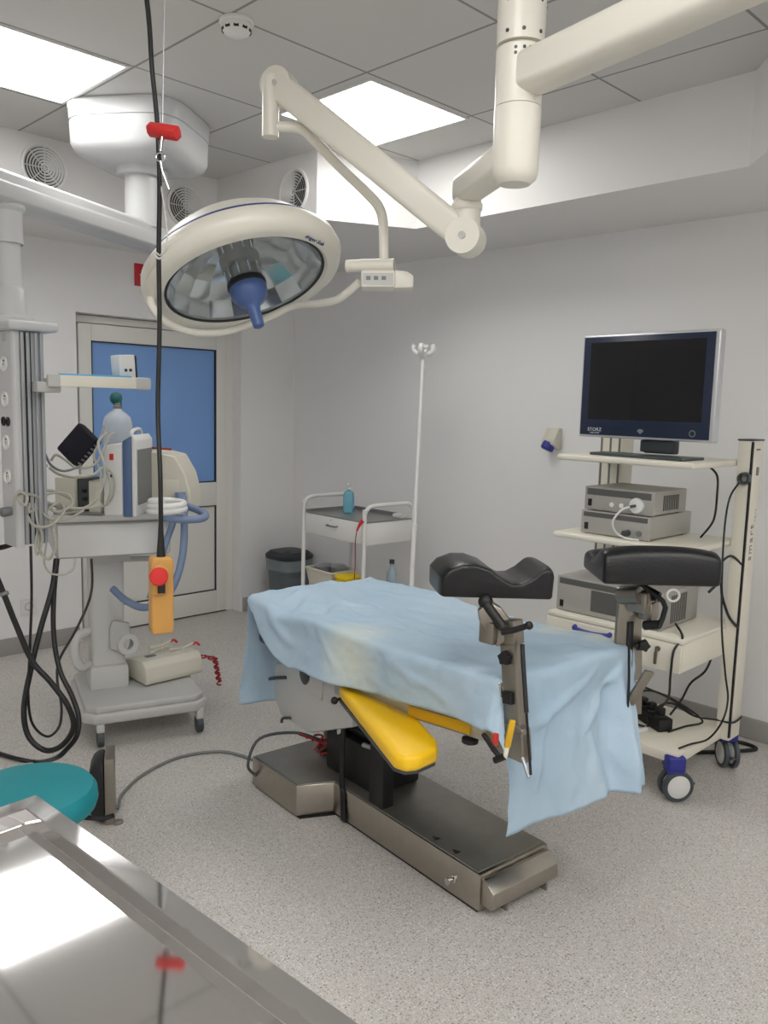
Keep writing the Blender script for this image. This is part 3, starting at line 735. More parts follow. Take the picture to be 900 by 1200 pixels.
# lower hub and arm to the spring arm
bm = B(); T = Matrix.Translation((mx, my, 0))
lathe(bm, [(0, zc(212)), (.038, zc(213)), (.052, zc(207)), (.056, zc(198)), (.057, zc(127)), (0, zc(127))], T, 40); part(lamp, 'lower_hub', bm, M['ivory'])
J1 = spot(546, 279, 2.38)
A2 = V((mx, my, zc(176))); e2 = V((J1.x, J1.y, A2.z)); L_ = (e2-A2).length
bm = B(); T = frame_to((e2-A2), A2, (0, 0, 1))
prism(bm, [(.043, -.022), (.043, .022), (.028, .04), (-.028, .04), (-.043, .022), (-.043, -.022), (-.028, -.04), (.028, -.04)], .02, L_+.03, T, bev=.012, seg=3); part(lamp, 'extension_arm', bm, M['ivory'])
bm = B(); cyl(bm, (J1.x, J1.y, A2.z-.03), (J1.x, J1.y, J1.z+.02), .04, .04); lathe(bm, [(.041, 0), (.044, .004), (.044, .018), (.041, .022)], Matrix.Translation((J1.x, J1.y, A2.z-.062)), 28); part(lamp, 'pivot', bm, M['ivory'])
J2 = spot(328, 102, 2.52)
sd = (J2-J1); SL = sd.length; sdn = sd.normalized()
side = sdn.cross(V((0, 0, 1))).normalized()
bm = B(); cyl(bm, J1-side*.045, J1+side*.045, .05, seg=32); part(lamp, 'lower_joint', bm, M['ivory'])
bm = B(); T = frame_to(sdn, J1, side)
prism(bm, [(.03, -.042), (.038, -.03), (.038, .03), (.03, .042), (-.03, .042), (-.038, .03), (-.038, -.03), (-.03, -.042)], -.01, SL, T, bev=.006); cyl(bm, J2-side*.036, J2+side*.036, .05, seg=32); part(lamp, 'spring_arm', bm, M['ivory'])
bm = B(); cyl(bm, J1-side*.05, J1-side*.046, .01); cyl(bm, J2-side*.042, J2-side*.036, .008); part(lamp, 'pivot_screws', bm, M['greyp'])
ys = spot(317, 140, 2.52)
bm = B(); cyl(bm, (ys.x, ys.y, spot(317, 92, 2.52).z), (ys.x, ys.y, spot(317, 160, 2.52).z), .026, seg=24); cyl(bm, spot(317, 102, 2.52), spot(326, 102, 2.52), .024); part(lamp, 'swivel_sleeve', bm, M['ivory'])
bm = B(); tube(bm, [spot(320, 149, 2.52), spot(343, 149, 2.53), spot(356, 153, 2.54), spot(370, 166, 2.55), spot(400, 197, 2.57), spot(432, 228, 2.59), spot(444, 243, 2.6), spot(449, 262, 2.6), spot(450, 306, 2.6)], .0155, seg=16, res=5); part(lamp, 'hanger_tube', bm, M['ivory'])
bm = B(); h0, h1 = spot(406, 312, 2.62), spot(462, 311, 2.59)
cyl(bm, h0, h1, .019, seg=24); cyl(bm, h0+(h1-h0)*.3, h1, .0205, seg=24); part(lamp, 'joint_head', bm, M['ivory'])
bm = B(); T = frame_to(-FW, spot(443, 327, 2.58), RT); box(bm, (0, 0, -.02), (.108, .055, .06), T, bev=.008); ctl = part(lamp, 'control_box', bm, M['ivory'], 'cream control box with three keys')
bm = B(); prism(bm, [(.05, -.028), (.11, -.026), (.112, .012), (.09, .026), (.05, .03)], -.05, .0, T, bev=.006); part(ctl, 'control_wing', bm, M['ivory'])
bm = B(); box(bm, (0, -.002, .0107), (.095, .036, .001), T); part(ctl, 'key_plate', bm, M['greyp'])
for k in range(3):
    bm = B(); box(bm, (-.03+.024*k, .0, .0115), (.014, .012, .0016), T, bev=.0005); part(ctl, 'key', bm, M['mgrey'])
# dome
LC = spot(288, 330, 2.68)
rv = (LC-EYE).normalized(); e1 = (RT-rv*RT.dot(rv)).normalized(); e2v = rv.cross(e1); e2v = e2v if e2v.dot(UP) < 0 else -e2v
LN = (.888*(.25*e1+.968*e2v)-.46*rv).normalized()
LT = frame_to(LN, LC, e1)       # z points out of the opening
bm = B()
lathe(bm, [(.262, .0), (.272, .012), (.300, .010), (.320, -.004), (.330, -.026), (.323, -.058), (.288, -.095), (.25, -.135), (.20, -.17), (.13, -.198), (.06, -.212), (.0, -.215)], LT, 64)
lathe(bm, [(.262, .0), (.258, -.03), (.262, -.03)], LT, 64)
dome = part(lamp, 'lamp_dome', bm, M['ivory'])
bm = B(); lathe(bm, [(.3085, -.0720), (.3110, -.0735), (.3055, -.0805), (.3030, -.0795), (.3085, -.0720)], LT, 64); part(dome, 'blue_line', bm, M['ink'], 'thin blue line around the dome')
for a0 in (2.45, 5.75):
    bm = B(); pts = []
    for k in range(9):
        a = a0+(-.42+.84*k/8); rr = .333-.016*abs(k-4)/4
        pts.append(LT @ V((rr*math.cos(a), rr*math.sin(a), -.028+.014*(k-4)/4)))
    tube(bm, pts, lambda t: .003+.011*math.sin(PI*t), seg=10)
    part(dome, 'rim_grip', bm, M['ivory'])
bm = B(); lathe(bm, [(.2555, .002), (.264, .0035), (.264, .0005), (.2555, -.002), (.2555, .002)], LT, 64); part(dome, 'glass_seal', bm, M['gasket'], 'dark seal around the glass')
bm = B()
for k in range(18):
    a0, a1 = 2*PI*k/18, 2*PI*(k+1)/18
    pr_ = [(.258, -.010), (.235, -.065), (.19, -.110), (.13, -.140), (.06, -.155)]
    for (r0, z0), (r1, z1) in zip(pr_[:-1], pr_[1:]):
        q = [LT @ V((r0*math.cos(a0), r0*math.sin(a0), z0)), LT @ V((r0*math.cos(a1), r0*math.sin(a1), z0)), LT @ V((r1*math.cos(a1), r1*math.sin(a1), z1)), LT @ V((r1*math.cos(a0), r1*math.sin(a0), z1))]
        bm.faces.new([bm.verts.new(c) for c in q])
for f in bm.faces:
    if f.normal.dot(LN) < 0: f.normal_flip()
o = finish(bm, 'reflector', M['reflector'], ORG[dome.name], dome, 1, recalc=False)
bm = B(); lathe(bm, [(0, -.002), (.2565, -.002), (.2565, .0015), (0, .0015)], LT, 64); part(dome, 'cover_glass', bm, M['lampglass'], 'clear cover glass')
bm = B(); lathe(bm, [(0, -.155), (.062, -.155), (.062, -.13), (.055, -.125), (.055, -.09), (.066, -.088), (.066, -.05), (.05, -.045), (.05, -.004), (0, -.004)], LT, 32); cage = part(lamp, 'bulb_housing', bm, M['steeld'])
bm = B()
for k in range(10):
    a = 2*PI*k/10; cyl(bm, LT @ V((.058*math.cos(a), .058*math.sin(a), -.125)), LT @ V((.056*math.cos(a), .056*math.sin(a), -.006)), .004, seg=8)
part(cage, 'cage_bars', bm, M['chrome'])
bm = B(); lathe(bm, [(0, .002), (.062, .002), (.064, .008), (.064, .018), (.058, .024), (0, .024)], LT, 40); part(lamp, 'handle_collar', bm, M['black'], 'black handle collar')
bm = B(); lathe(bm, [(0, .02), (.060, .02), (.062, .03), (.058, .055), (.045, .075), (.03, .084), (.023, .092), (.021, .105), (.0185, .155), (.018, .160), (.012, .164), (0, .164)], LT, 32); part(lamp, 'sterile_handle', bm, M['lampblue'], 'blue handle')
# lettering on the rim
wp = spot(333, 281, 2.6); lv = LT.inverted() @ wp; an = math.atan2(lv.y, lv.x); wr = .2885
tdir = V((-math.sin(an), math.cos(an), 0))
tw = LT.to_3x3() @ tdir
if tw.dot(RT) < 0: tw = -tw
ctr = LT @ V((wr*math.cos(an), wr*math.sin(an), .0118))
letters(dome, 'rim_lettering', 'dräger Sola', .021, frame_to(LN, ctr, tw), M['ink'], 'blue lettering')
# gimbal bracket
bm = B(); tube(bm, [spot(421, 331, 2.60), spot(407, 343, 2.63), spot(394, 352, 2.67), spot(370, 356, 2.75), spot(345, 358, 2.83), spot(318, 370, 2.86), spot(292, 380, 2.85), spot(262, 389, 2.80), spot(232, 390, 2.74), spot(208, 384, 2.68), spot(190, 374, 2.62), spot(178, 358, 2.58), spot(176, 346, 2.60)], .0125, seg=14, res=5); part(lamp, 'gimbal_bracket', bm, M['ivory'])

# ================================================================== ceiling pendant with its service column
pcx, pcy = 1.955, 3.585
pend = thing('ceiling_pendant', 'white ceiling supply pendant with horizontal arm, hanging socket column and shelf', 'medical pendant', (pcx, pcy, CZ))
bm = B(); T = Matrix.Translation((pcx, pcy, 0)) @ Matrix.Rotation(.62, 4, 'Z')
lathe(bm, [(0, 2.585), (.14, 2.585), (.205, 2.595), (.243, 2.618), (.256, 2.645), (.259, 2.735), (.254, 2.738), (.254, 2.742), (.26, 2.745), (.262, 2.79), (.265, 2.795), (.265, CZ-.002), (0, CZ-.002)], T, 64, sq=4.5); part(pend, 'mount_housing', bm, M['pend'])
bm = B(); lathe(bm, [(.0, 2.55), (.105, 2.55), (.112, 2.56), (.112, 2.59), (0, 2.59)], T, 40); lathe(bm, [(0, 2.33), (.076, 2.33), (.076, 2.555), (0, 2.555)], T, 40); part(pend, 'mount_stub', bm, M['pend'])
dc = spot(9, 300, 3.05); dcx, dcy = dc.x, dc.y
ad_ = V((dcx-pcx, dcy-pcy, 0)); AL = ad_.length; T = frame_to(ad_, (pcx, pcy, 2.290), (0, 0, 1))
bm = B(); prism(bm, [(.058, -.055), (.058, .055), (.045, .068), (.016, .068), (.01, .076), (-.04, .076), (-.052, .055), (-.052, -.055), (-.04, -.076), (.01, -.076), (.016, -.068), (.045, -.068)], -.20, AL+.16, T, bev=.008); part(pend, 'horizontal_arm', bm, M['pend'])
dz = lambda y: spot(9, y, 3.05).z
Tc = Matrix.Translation((dcx, dcy, 0))
bm = B(); lathe(bm, [(0, dz(285)), (.055, dz(285)), (.056, dz(250)), (.066, dz(246)), (.066, 2.242), (0, 2.242)], Tc, 36); lathe(bm, [(.0525, dz(283)), (.0568, dz(283)), (.0568, dz(286)), (.0525, dz(286))], Tc, 36); part(pend, 'drop_tube', bm, M['pend'])
bm = B(); lathe(bm, [(0, dz(336)), (.046, dz(336)), (.046, dz(285.5)), (0, dz(285.5))], Tc, 36); part(pend, 'inner_tube', bm, M['pend'])
bm = B(); lathe(bm, [(0, dz(378)), (.085, dz(378)), (.085, dz(372)), (.062, dz(368)), (.06, dz(340)), (.05, dz(335)), (0, dz(335))], Tc, 36)
cc = spot(19, 500, 3.0); cx0, cyf = cc.x, cc.y        # the column's edge between socket face and rail side
ctop, cbot = spot(24, 388, 3.0).z, spot(24, 646, 3.0).z
prism(bm, [(cx0-.03, cyf-.03), (cx0+.155, cyf-.03), (cx0+.155, cyf+.17), (cx0-.03, cyf+.17)], ctop, ctop+.035, None, bev=.012, seg=3); part(pend, 'column_flange', bm, M['pend'])
bm = B(); prism(bm, [(cx0, cyf), (cx0+.02, cyf), (cx0+.02, cyf+.15), (cx0, cyf+.15), (cx0-.008, cyf+.13), (cx0-.008, cyf+.012)], cbot, ctop, None, bev=.003); face = part(pend, 'socket_panel', bm, M['pend'], 'white socket panel')
bm = B(); bx(bm, cx0+.021, cx0+.105, cyf+.002, cyf+.148, cbot+.01, ctop, bev=.004)
for xx in (.022, .042, .072, .092): bx(bm, cx0+xx, cx0+xx+.012, cyf-.007, cyf+.003, cbot+.012, ctop-.004, bev=.002)
colm = part(pend, 'service_column', bm, M['rail'], 'grey aluminium rail profile')
bm = B(); bx(bm, cx0+.034, cx0+.042, cyf-.001, cyf+.003, cbot+.014, ctop-.004); bx(bm, cx0+.054, cx0+.06, cyf-.001, cyf+.003, cbot+.014, ctop-.004); part(colm, 'rail_groove', bm, M['black'], 'dark grooves')
pyc = cyf+.072
def col_z(y): return spot(12, y, 3.04).z
for yy in (427, 468, 519, 559):
    T = frame_to((-1, 0, 0), (cx0-.008, pyc, col_z(yy)), (0, 0, 1))
    bm = B(); lathe(bm, [(0, .0), (.028, 0), (.028, .006), (.022, .007), (.02, .001), (0, .001)], T, 28); sk = part(face, 'power_socket', bm, M['white'])
    bm = B()
    for s in (-1, 1): lathe(bm, [(0, .0012), (.0035, .0012), (.0035, .002), (0, .002)], T @ Matrix.Translation((0, s*.0095, 0)), 10)
    box(bm, (.012, 0, .003), (.006, .008, .004), T); part(sk, 'socket_contact', bm, M['mgrey'])
for s in (-.022, .022):
    T = frame_to((-1, 0, 0), (cx0-.008, pyc+s, col_z(494)), (0, 0, 1)); bm = B(); lathe(bm, [(0, 0), (.017, 0), (.017, .005), (.011, .006), (.011, .002), (0, .002)], T, 24); part(face, 'gas_port', bm, M['black'], 'black port')
T = frame_to((-1, 0, -.1), (cx0-.008, pyc-.02, col_z(600)), (0, 0, 1)); bm = B(); lathe(bm, [(0, 0), (.016, 0), (.018, .02), (.018, .035), (.012, .038), (.010, .06), (0, .06)], T, 20); part(face, 'gas_plug', bm, M['mgrey'], 'grey plug')
bm = B(); T = frame_to((-1, 0, 0), (cx0-.008, pyc, col_z(396)), (0, 0, 1)); box(bm, (0, 0, .001), (.03, .034, .001), T); part(face, 'type_plate', bm, M['greyp'])
# shelf carried by the column
sz = spot(110, 446, 3.12).z
pa, pb2 = spot(48, 448, 3.02), spot(164, 448, 3.20)
sdv = V((pb2.x-pa.x, pb2.y-pa.y, 0)); SLn = sdv.length; Ts = frame_to((0, 0, 1), (pa.x, pa.y, sz), sdv)
bm = B(); prism(bm, [(.03, -.14), (SLn-.03, -.14), (SLn, -.11), (SLn, .15), (.03, .15)], -.014, .006, Ts, bev=.004); tr_ = part(pend, 'column_shelf', bm, M['pend'], 'white shelf on the column')
bm = B(); bx(bm, .02, SLn-.05, -.152, -.14, -.028, .012, Ts, bev=.004); part(tr_, 'shelf_rail', bm, M['cream'])
bm = B(); bx(bm, SLn-.055, SLn+.004, -.155, -.115, -.032, .014, Ts, bev=.01); bx(bm, .0, .045, -.155, -.115, -.032, .016, Ts, bev=.01); part(tr_, 'shelf_corner', bm, M['greyp'])
bm = B(); bx(bm, -.03, .05, -.12, .08, -.05, -.012, Ts, bev=.006); part(tr_, 'shelf_bracket', bm, M['greyp'])
bm = B(); T = Ts @ Matrix.Translation((.195, -.02, .0065)); bx(bm, -.15, .10, -.11, .11, 0, .012, T, bev=.002); solo('folder', 'flat light blue folder lying on the pendant shelf', 'folder', bm, M['folder'])
gb = thing('glove_box', 'upright white box standing at the end of the pendant shelf', 'box', Ts @ V((.335, -.03, .0065)))
T = Ts @ Matrix.Translation((.295, -.04, .0065)) @ Matrix.Rotation(.12, 4, 'Z') @ Matrix.Rotation(-.06, 4, 'Y')
bm = B(); bx(bm, -.036, .026, -.04, .05, .003, .092, T, bev=.005); part(gb, 'carton', bm, M['white'])
bm = B(); bx(bm, .0265, .034, -.036, .046, .006, .088, T, bev=.002); part(gb, 'carton_side', bm, M['navy'], 'dark blue side')
bm = B()
for k in range(2): lathe(bm, [(0, 0), (.006, 0), (.006, .001), (0, .001)], T @ frame_to((0, -1, 0), (-.012+.018*k, -.0405, .035)), 12)
part(gb, 'printed_dots', bm, M['inkk'], 'small dark printed marks')

# ================================================================== hanging control pendant
hx, hy = 1.108, 1.952
def hz(y): return spot(188, y, 2.2).z if False else EYE.z+(ray(188, y)*(math.hypot(hx, hy)/math.hypot(ray(188, y).x, ray(188, y).y))).z
ctrl = thing('control_pendant', 'yellow hand control with red stop button hanging on a black cable', 'remote control', (hx, hy, hz(742)))
TH = Matrix.Translation((hx, hy, 0)) @ Matrix.Rotation(-math.atan2(hx, hy)+.18, 4, 'Z')     # local -y faces the camera
bm = B(); z0, z1 = hz(741), hz(652)
prism(bm, [(-.028, z0), (.026, z0), (.029, z0+.02), (.029, z1-.012), (.024, z1), (-.024, z1), (-.029, z1-.012), (-.03, z0+.02)], -.03, .022, TH @ Matrix.Rotation(PI/2, 4, 'X'), bev=.006, seg=3); ybx = part(ctrl, 'control_body', bm, M['ybox'], 'yellow control box')
bm = B(); prism(bm, [(-.03, hz(694)), (.008, hz(694)), (.012, hz(688)), (.012, hz(664)), (-.004, hz(657)), (-.024, hz(660)), (-.031, hz(668))], .022, .034, TH @ Matrix.Rotation(PI/2, 4, 'X'), bev=.004); part(ybx, 'button_shroud', bm, M['ybox'])
bm = B(); lathe(bm, [(0, 0), (.018, 0), (.018, .012), (.024, .016), (.024, .026), (.02, .031), (0, .033)], TH @ frame_to((-.25, -1, 0), (-.010, -.03, hz(671))), 28); part(ybx, 'stop_button', bm, M['red'], 'red stop button')
bm = B(); bx(bm, -.016, .004, -.0375, -.03, hz(692), hz(680), TH, bev=.002); part(ybx, 'rocker_key', bm, M['black'], 'black key')
bm = B(); lathe(bm, [(0, hz(652)), (.012, hz(652)), (.011, hz(646)), (.008, hz(630)), (.006, hz(612)), (0, hz(612))], Matrix.Translation((hx, hy, 0)), 16); part(ctrl, 'cable_gland', bm, M['black'])
bm = B(); tube(bm, [(hx, hy, hz(640)), V((hx, hy, hz(560))), spot(185, 480, 2.19), spot(187, 380, 2.17), spot(186, 300, 2.14), spot(187, 215, 2.1), spot(184, 140, 2.08), spot(178, 80, 2.06), spot(172, 0, 2.05), V((1.06, 2.0, CZ-.001))], .0062, seg=10); part(ctrl, 'control_cable', bm, M['blackc'], 'black cable')
bm = B(); hw = V((1.135, 1.945, CZ-.001)); cyl(bm, hw, spot(190, 150, 2.07), .0016, seg=6); part(ctrl, 'support_wire', bm, M['alu'], 'thin steel wire')
bm = B(); T = frame_to(spot(212, 157, 2.06)-spot(172, 151, 2.09), spot(192, 154, 2.07)); prism(bm, [(-.011, -.016), (.011, -.016), (.016, 0), (.011, .016), (-.011, .016), (-.016, 0)], -.043, .043, T, bev=.004); part(ctrl, 'pull_handle', bm, M['red'], 'red toggle handle')
bm = B(); cyl(bm, spot(190, 160, 2.07), spot(188, 178, 2.07), .005, seg=10); tube(bm, [spot(188+5*math.cos(a), 184+5*math.sin(a), 2.07) for a in [2*PI*k/10 for k in range(10)]], .002, seg=8, closed=True, res=3); tube(bm, [spot(188, 189, 2.07), spot(190, 200, 2.07), spot(198, 222, 2.07)], .0022, seg=8, raw=True); part(ctrl, 'snap_hook', bm, M['chrome'], 'steel hook')
bm = B(); tube(bm, [spot(188, 214, 2.1), spot(192, 240, 2.1), spot(196, 272, 2.1), spot(194, 290, 2.1), spot(188, 299, 2.1), spot(183, 296, 2.1)], .0022, seg=8); tube(bm, [spot(180, 297, 2.09), spot(186, 303, 2.09), spot(192, 300, 2.09)], .003, seg=8); part(ctrl, 'cable_tie', bm, M['greyp'])

# ================================================================== endoscopy cart
cart = thing('endoscopy_cart', 'cream wheeled endoscopy cart with shelves, drawer box and side post', 'medical cart', (3.33, 1.71, 0))
CX0, CY0, CY1 = 3.075, 1.415, 2.035
def shelf(z, x1, y0, y1, th, name='shelf'):
    bm = B(); prism(bm, [(CX0, y0), (x1, y0), (x1, y1), (CX0, y1)], z-th, z, None, bev=th*.35, seg=3); return part(cart, name, bm, M['cream'])
shelf(1.362, 3.55, CY0, CY1, .026)
shelf(1.022, 3.55, CY0, CY1, .026)
bm = B(); bx(bm, CX0, 3.55, CY0-.012, CY1, .53, .645, bev=.003); bx(bm, CX0-.01, 3.55, CY0-.015, CY1, .645, .665, bev=.005); dbx = part(cart, 'drawer_box', bm, M['cream'])
bm = B(); bx(bm, CX0-.014, CX0-.0005, CY0-.01, CY1-.002, .527, .643, bev=.003); part(dbx, 'drawer_front', bm, M['cream'])
bm = B(); yh = 1.80; tube(bm, [(CX0-.012, yh-.085, .622), (CX0-.03, yh-.075, .617), (CX0-.036, yh, .612), (CX0-.03, yh+.075, .617), (CX0-.012, yh+.085, .622)], .0105, seg=12); part(dbx, 'drawer_handle', bm, M['blue'], 'dark blue handle')
bm = B(); lathe(bm, [(0, 0), (.011, 0), (.011, .006), (0, .008)], frame_to((-1, 0, 0), (CX0-.014, 1.50, .612)), 18); box(bm, (CX0-.03, 1.50, .60), (.004, .012, .045), None, bev=.002); box(bm, (CX0-.028, 1.503, .575), (.002, .014, .05), Matrix.Identity(4), bev=.0008); part(dbx, 'drawer_key', bm, M['steelp'], 'key in the lock')
bm = B(); bx(bm, CX0-.01, 3.56, CY0-.03, CY1, .155, .20, bev=.008); part(cart, 'base_shelf', bm, M['cream'])
# posts
for (y0, y1, zt, nm) in ((1.352, 1.412, 1.445, 0), (1.945, 2.06, 1.48, 1)):
    bm = B(); prism(bm, [(3.47, y0), (3.58, y0), (3.58, y1), (3.47, y1)], .155, zt, None, bev=.004)
    po = part(cart, 'post', bm, M['cream'])
    bm = B(); bx(bm, 3.466, 3.584, y0-.003, y1+.003, zt-.001, zt+.006, bev=.002); part(po, 'post_cap', bm, M['dgrey'])
    if nm == 0:
        bm = B(); bx(bm, 3.4685, 3.481, y0-.0015, y0+.006, .17, zt-.004); part(po, 'cable_slot', bm, M['black'], 'black slot')
        bm = B()
        bx(bm, 3.525, 3.55, y0-.002, y0+.001, 1.30, 1.335, bev=.0008); part(po, 'slot_cover', bm, M['mgrey'])
        bm = B(); bx(bm, 3.51, 3.55, y0-.002, y0+.001, 1.405, 1.412, bev=.0008); part(po, 'grip_slot', bm, M['mgrey'])
        letters(po, 'post_lettering', 'smart', .055, frame_to((0, -1, 0), (3.527, y0-.0008, 1.015), (0, 0, 1)), M['mgrey'], 'vertical grey lettering', spacing=1.25)
        letters(po, 'post_lettering', 'cart', .03, frame_to((0, -1, 0), (3.55, y0-.0008, 1.13), (0, 0, 1)), M['greyp'], 'faint vertical lettering', spacing=1.2)
        bm = B(); T = frame_to((-1, -.15, 0), (3.468, y0+.02, 1.29)); lathe(bm, [(.014, 0), (.026, .0), (.026, .03), (.014, .03), (.014, 0)], T, 20); tube(bm, [T @ V((.02*math.cos(a), .02*math.sin(a), .03+.006*math.sin(3*a))) for a in [k*2*PI/8 for k in range(8)]], .006, closed=True); part(po, 'cable_hook', bm, M['dgrey'], 'dark cable hook')
    else:
        bm = B()
        for s in (.012, .058, .104): bx(bm, 3.4685, 3.472, y0+s-.005, y0+s+.005, .2, zt-.004)
        part(po, 'cable_slot', bm, M['mgrey'])
# casters
def caster(x, y, ang):
    T = Matrix.Translation((x, y, 0)) @ Matrix.Rotation(ang, 4, 'Z')
    bm = B(); prism(bm, [(-.04, -.034), (.034, -.04), (.04, .034), (-.034, .04)], .128, .19, T, bev=.01, seg=3); prism(bm, [(-.035, -.03), (.03, -.035), (.035, .03), (-.03, .035)], .118, .13, T, bev=.004)
    c = part(cart, 'caster', bm, M['blue'], 'caster with blue bumper')
    bm = B(); lathe(bm, [(0, .09), (.014, .09), (.018, .12), (0, .12)], T, 16); box(bm, (.0, 0, .075), (.06, .022, .05), T, bev=.01); part(c, 'caster_fork', bm, M['greyp'])
    for s in (-1, 1):
        TW = T @ Matrix.Translation((.012, s*.0225, .0645)) @ Matrix.Rotation(PI/2, 4, 'X')
        bm = B(); lathe(bm, [(.048, -.0105), (.060, -.0105), (.0642, -.006), (.0642, .006), (.060, .0105), (.048, .0105), (.048, -.0105)], TW, 40); w = part(c, 'tyre', bm, M['dgrey'])
        bm = B(); lathe(bm, [(0, -.0105), (.044, -.011), (.05, -.007), (.05, .007), (.044, .011), (0, .0105)], TW, 32); part(c, 'wheel_disc', bm, M['whitep'], 'pale wheel disc')
    bm = B(); T3 = T @ Matrix.Translation((.07, 0, .062)); box(bm, (0, 0, 0), (.045, .022, .008), T3 @ Matrix.Rotation(-.25, 4, 'Y'), bev=.003); part(c, 'brake_pedal', bm, M['dgrey'])
caster(CX0+.01, CY0-.005, math.radians(-38)); caster(3.575, 1.40, math.radians(-135)); caster(CX0+.02, CY1-.03, math.radians(30)); caster(3.545, 2.02, math.radians(70))

# monitor on the cart
mL, mR = V((3.188, 2.001, 1.446)), V((3.154, 1.393, 1.436))
mc = (mL+mR)/2; yax = (mL-mR); yax.z = 0; W_ = yax.length; yax.normalize(); nax = V((-yax.y, yax.x, 0))     # normal towards the room
if nax.x > 0: nax = -nax
MT = frame_to(nax, V((mc.x, mc.y, 1.441+.215)), -yax)       # x across (to the viewer's right), y up, z out of the screen
mon = thing('monitor', 'flat dark monitor with silver frame on top of the endoscopy cart', 'monitor', (mc.x+.04, mc.y, 1.362))
Hh = .215
bm = B(); box(bm, (0.004, 0, -.024), (W_+.014, Hh*2+.006, .044), MT, bev=.008, seg=3); part(mon, 'monitor_casing', bm, M['silver'])
bm = B(); box(bm, (0, 0, -.001), (W_-.014, Hh*2-.014, .005), MT, bev=.0015); bz = part(mon, 'bezel', bm, M['bezel'], 'navy bezel')
bm = B(); box(bm, (0, .022, .0018), (W_-.085, Hh*2-.105, .001), MT); part(mon, 'screen', bm, M['screen'], 'black screen')
letters(bz, 'monitor_lettering', 'STORZ', .021, MT @ Matrix.Translation((-W_/2+.082, -Hh+.030, .0018)), M['inkw'], spacing=1.1)
letters(bz, 'monitor_lettering', 'KARL STORZ', .008, MT @ Matrix.Translation((-W_/2+.084, -Hh+.016, .0018)), M['inkw'])
bm = B(); prism(bm, [(0, -.012), (.016, .002), (.008, .009), (-.008, .009), (-.016, .002)], 0, .0006, MT @ Matrix.Translation((.0, -Hh+.03, .0016))); part(bz, 'maker_emblem', bm, M['mgrey'])
bm = B(); lathe(bm, [(.01, 0), (.014, 0), (.014, .001), (.01, .001), (.01, 0)], MT @ Matrix.Translation((W_/2-.075, -Hh+.03, .0016)), 24); part(bz, 'power_ring', bm, M['mgrey'])
bm = B(); box(bm, (.055, -.205, -.075), (.14, .14, .05), MT, bev=.008); box(bm, (.05, -.245, -.06), (.15, .05, .035), MT, bev=.006); part(mon, 'stand_neck', bm, M['dgrey'])
bm = B(); y1_, y0_ = 1.925, 1.475; prism(bm, [(3.10, y0_), (3.30, y0_), (3.30, y1_), (3.10+.06, y1_)], 1.362, 1.374, None, bev=.004); part(mon, 'stand_foot', bm, M['dgrey'])

def device(name, label, x, y0, y1, z0, z1, depth, band, dots=(), vents=True, body='devsilver'):
    t = thing(name, label, 'medical device', (x+depth/2, (y0+y1)/2, z0))
    bm = B(); bx(bm, x+.012, x+depth, y0+.004, y1-.004, z0+.006, z1, bev=.004); bd = part(t, 'device_body', bm, M['devsilver'])
    bm = B(); bx(bm, x, x+.012, y0, y1, z0+.004, z1-.001, bev=.003); fr = part(t, 'front_panel', bm, M['devsilver'])
    bm = B(); bx(bm, x-.0012, x, y0+.012, y1-.012, z1-band[1], z1-band[0]); part(fr, 'display_band', bm, M['devband'], 'dark display band')
    bm = B(); bx(bm, x-.003, x, y1-.036, y1-.018, z0+.02, z0+.05, bev=.0015); part(fr, 'power_switch', bm, M['black'], 'black switch')
    for s in (y0+.03, y1-.03):
        bm = B()
        for xx in (x+.04, x+depth-.04): lathe(bm, [(0, 0), (.012, 0), (.012, .007), (0, .007)], Matrix.Translation((xx, s, z0)), 12)
        part(t, 'foot', bm, M['black'])
    if vents:
        bm = B()
        for k in range(9): bx(bm, x+.09+.016*k, x+.098+.016*k, y0+.0025, y0+.0045, z0+.02, z1-.02)
        part(bd, 'vent_slots', bm, M['vent'], 'dark vent slots')
    return t, fr
# light source (upper of the pair on the middle shelf)
d, fr = device('light_source', 'grey light source unit, upper of two stacked on the middle cart shelf', 3.14, 1.60, 1.922, 1.124, 1.228, .30, (.008, .036))
bm = B(); lathe(bm, [(0, 0), (.031, 0), (.033, .006), (.03, .016), (.012, .02), (0, .02)], frame_to((-1, 0, 0), (3.14, 1.672, 1.166)), 32); pl = part(fr, 'light_port', bm, M['white'], 'round white port')
bm = B(); cyl(bm, (3.122, 1.672, 1.166), (3.092, 1.682, 1.163), .006); part(pl, 'guide_plug', bm, M['dgrey'])
for yy in (1.745, 1.79):
    bm = B(); lathe(bm, [(0, 0), (.010, 0), (.010, .003), (0, .004)], frame_to((-1, 0, 0), (3.14, yy, 1.158)), 18); part(fr, 'push_button', bm, M['white'])
bm = B(); tube(bm, [(3.092, 1.682, 1.163), (3.06, 1.70, 1.15), (3.06, 1.735, 1.10), (3.085, 1.735, 1.055), (3.10, 1.70, 1.032), (3.11, 1.64, 1.028)], .0045); solo('light_cable', 'white light cable curling from the round port down to the shelf', 'cable', bm, M['whitep'])
# camera unit (lower of the pair)
d, fr = device('camera_unit', 'grey camera control unit, lower of two stacked on the middle cart shelf', 3.13, 1.605, 1.928, 1.022, 1.124, .38, (.006, .026), vents=False)
bm = B(); cyl(bm, (3.13, 1.70, 1.05), (3.10, 1.705, 1.048), .013); part(fr, 'camera_plug', bm, M['dgrey'], 'dark plug')
bm = B(); lathe(bm, [(0, 0), (.012, 0), (.012, .006), (0, .007)], frame_to((-1, 0, 0), (3.13, 1.65, 1.052)), 18); part(fr, 'round_socket', bm, M['mgrey'])
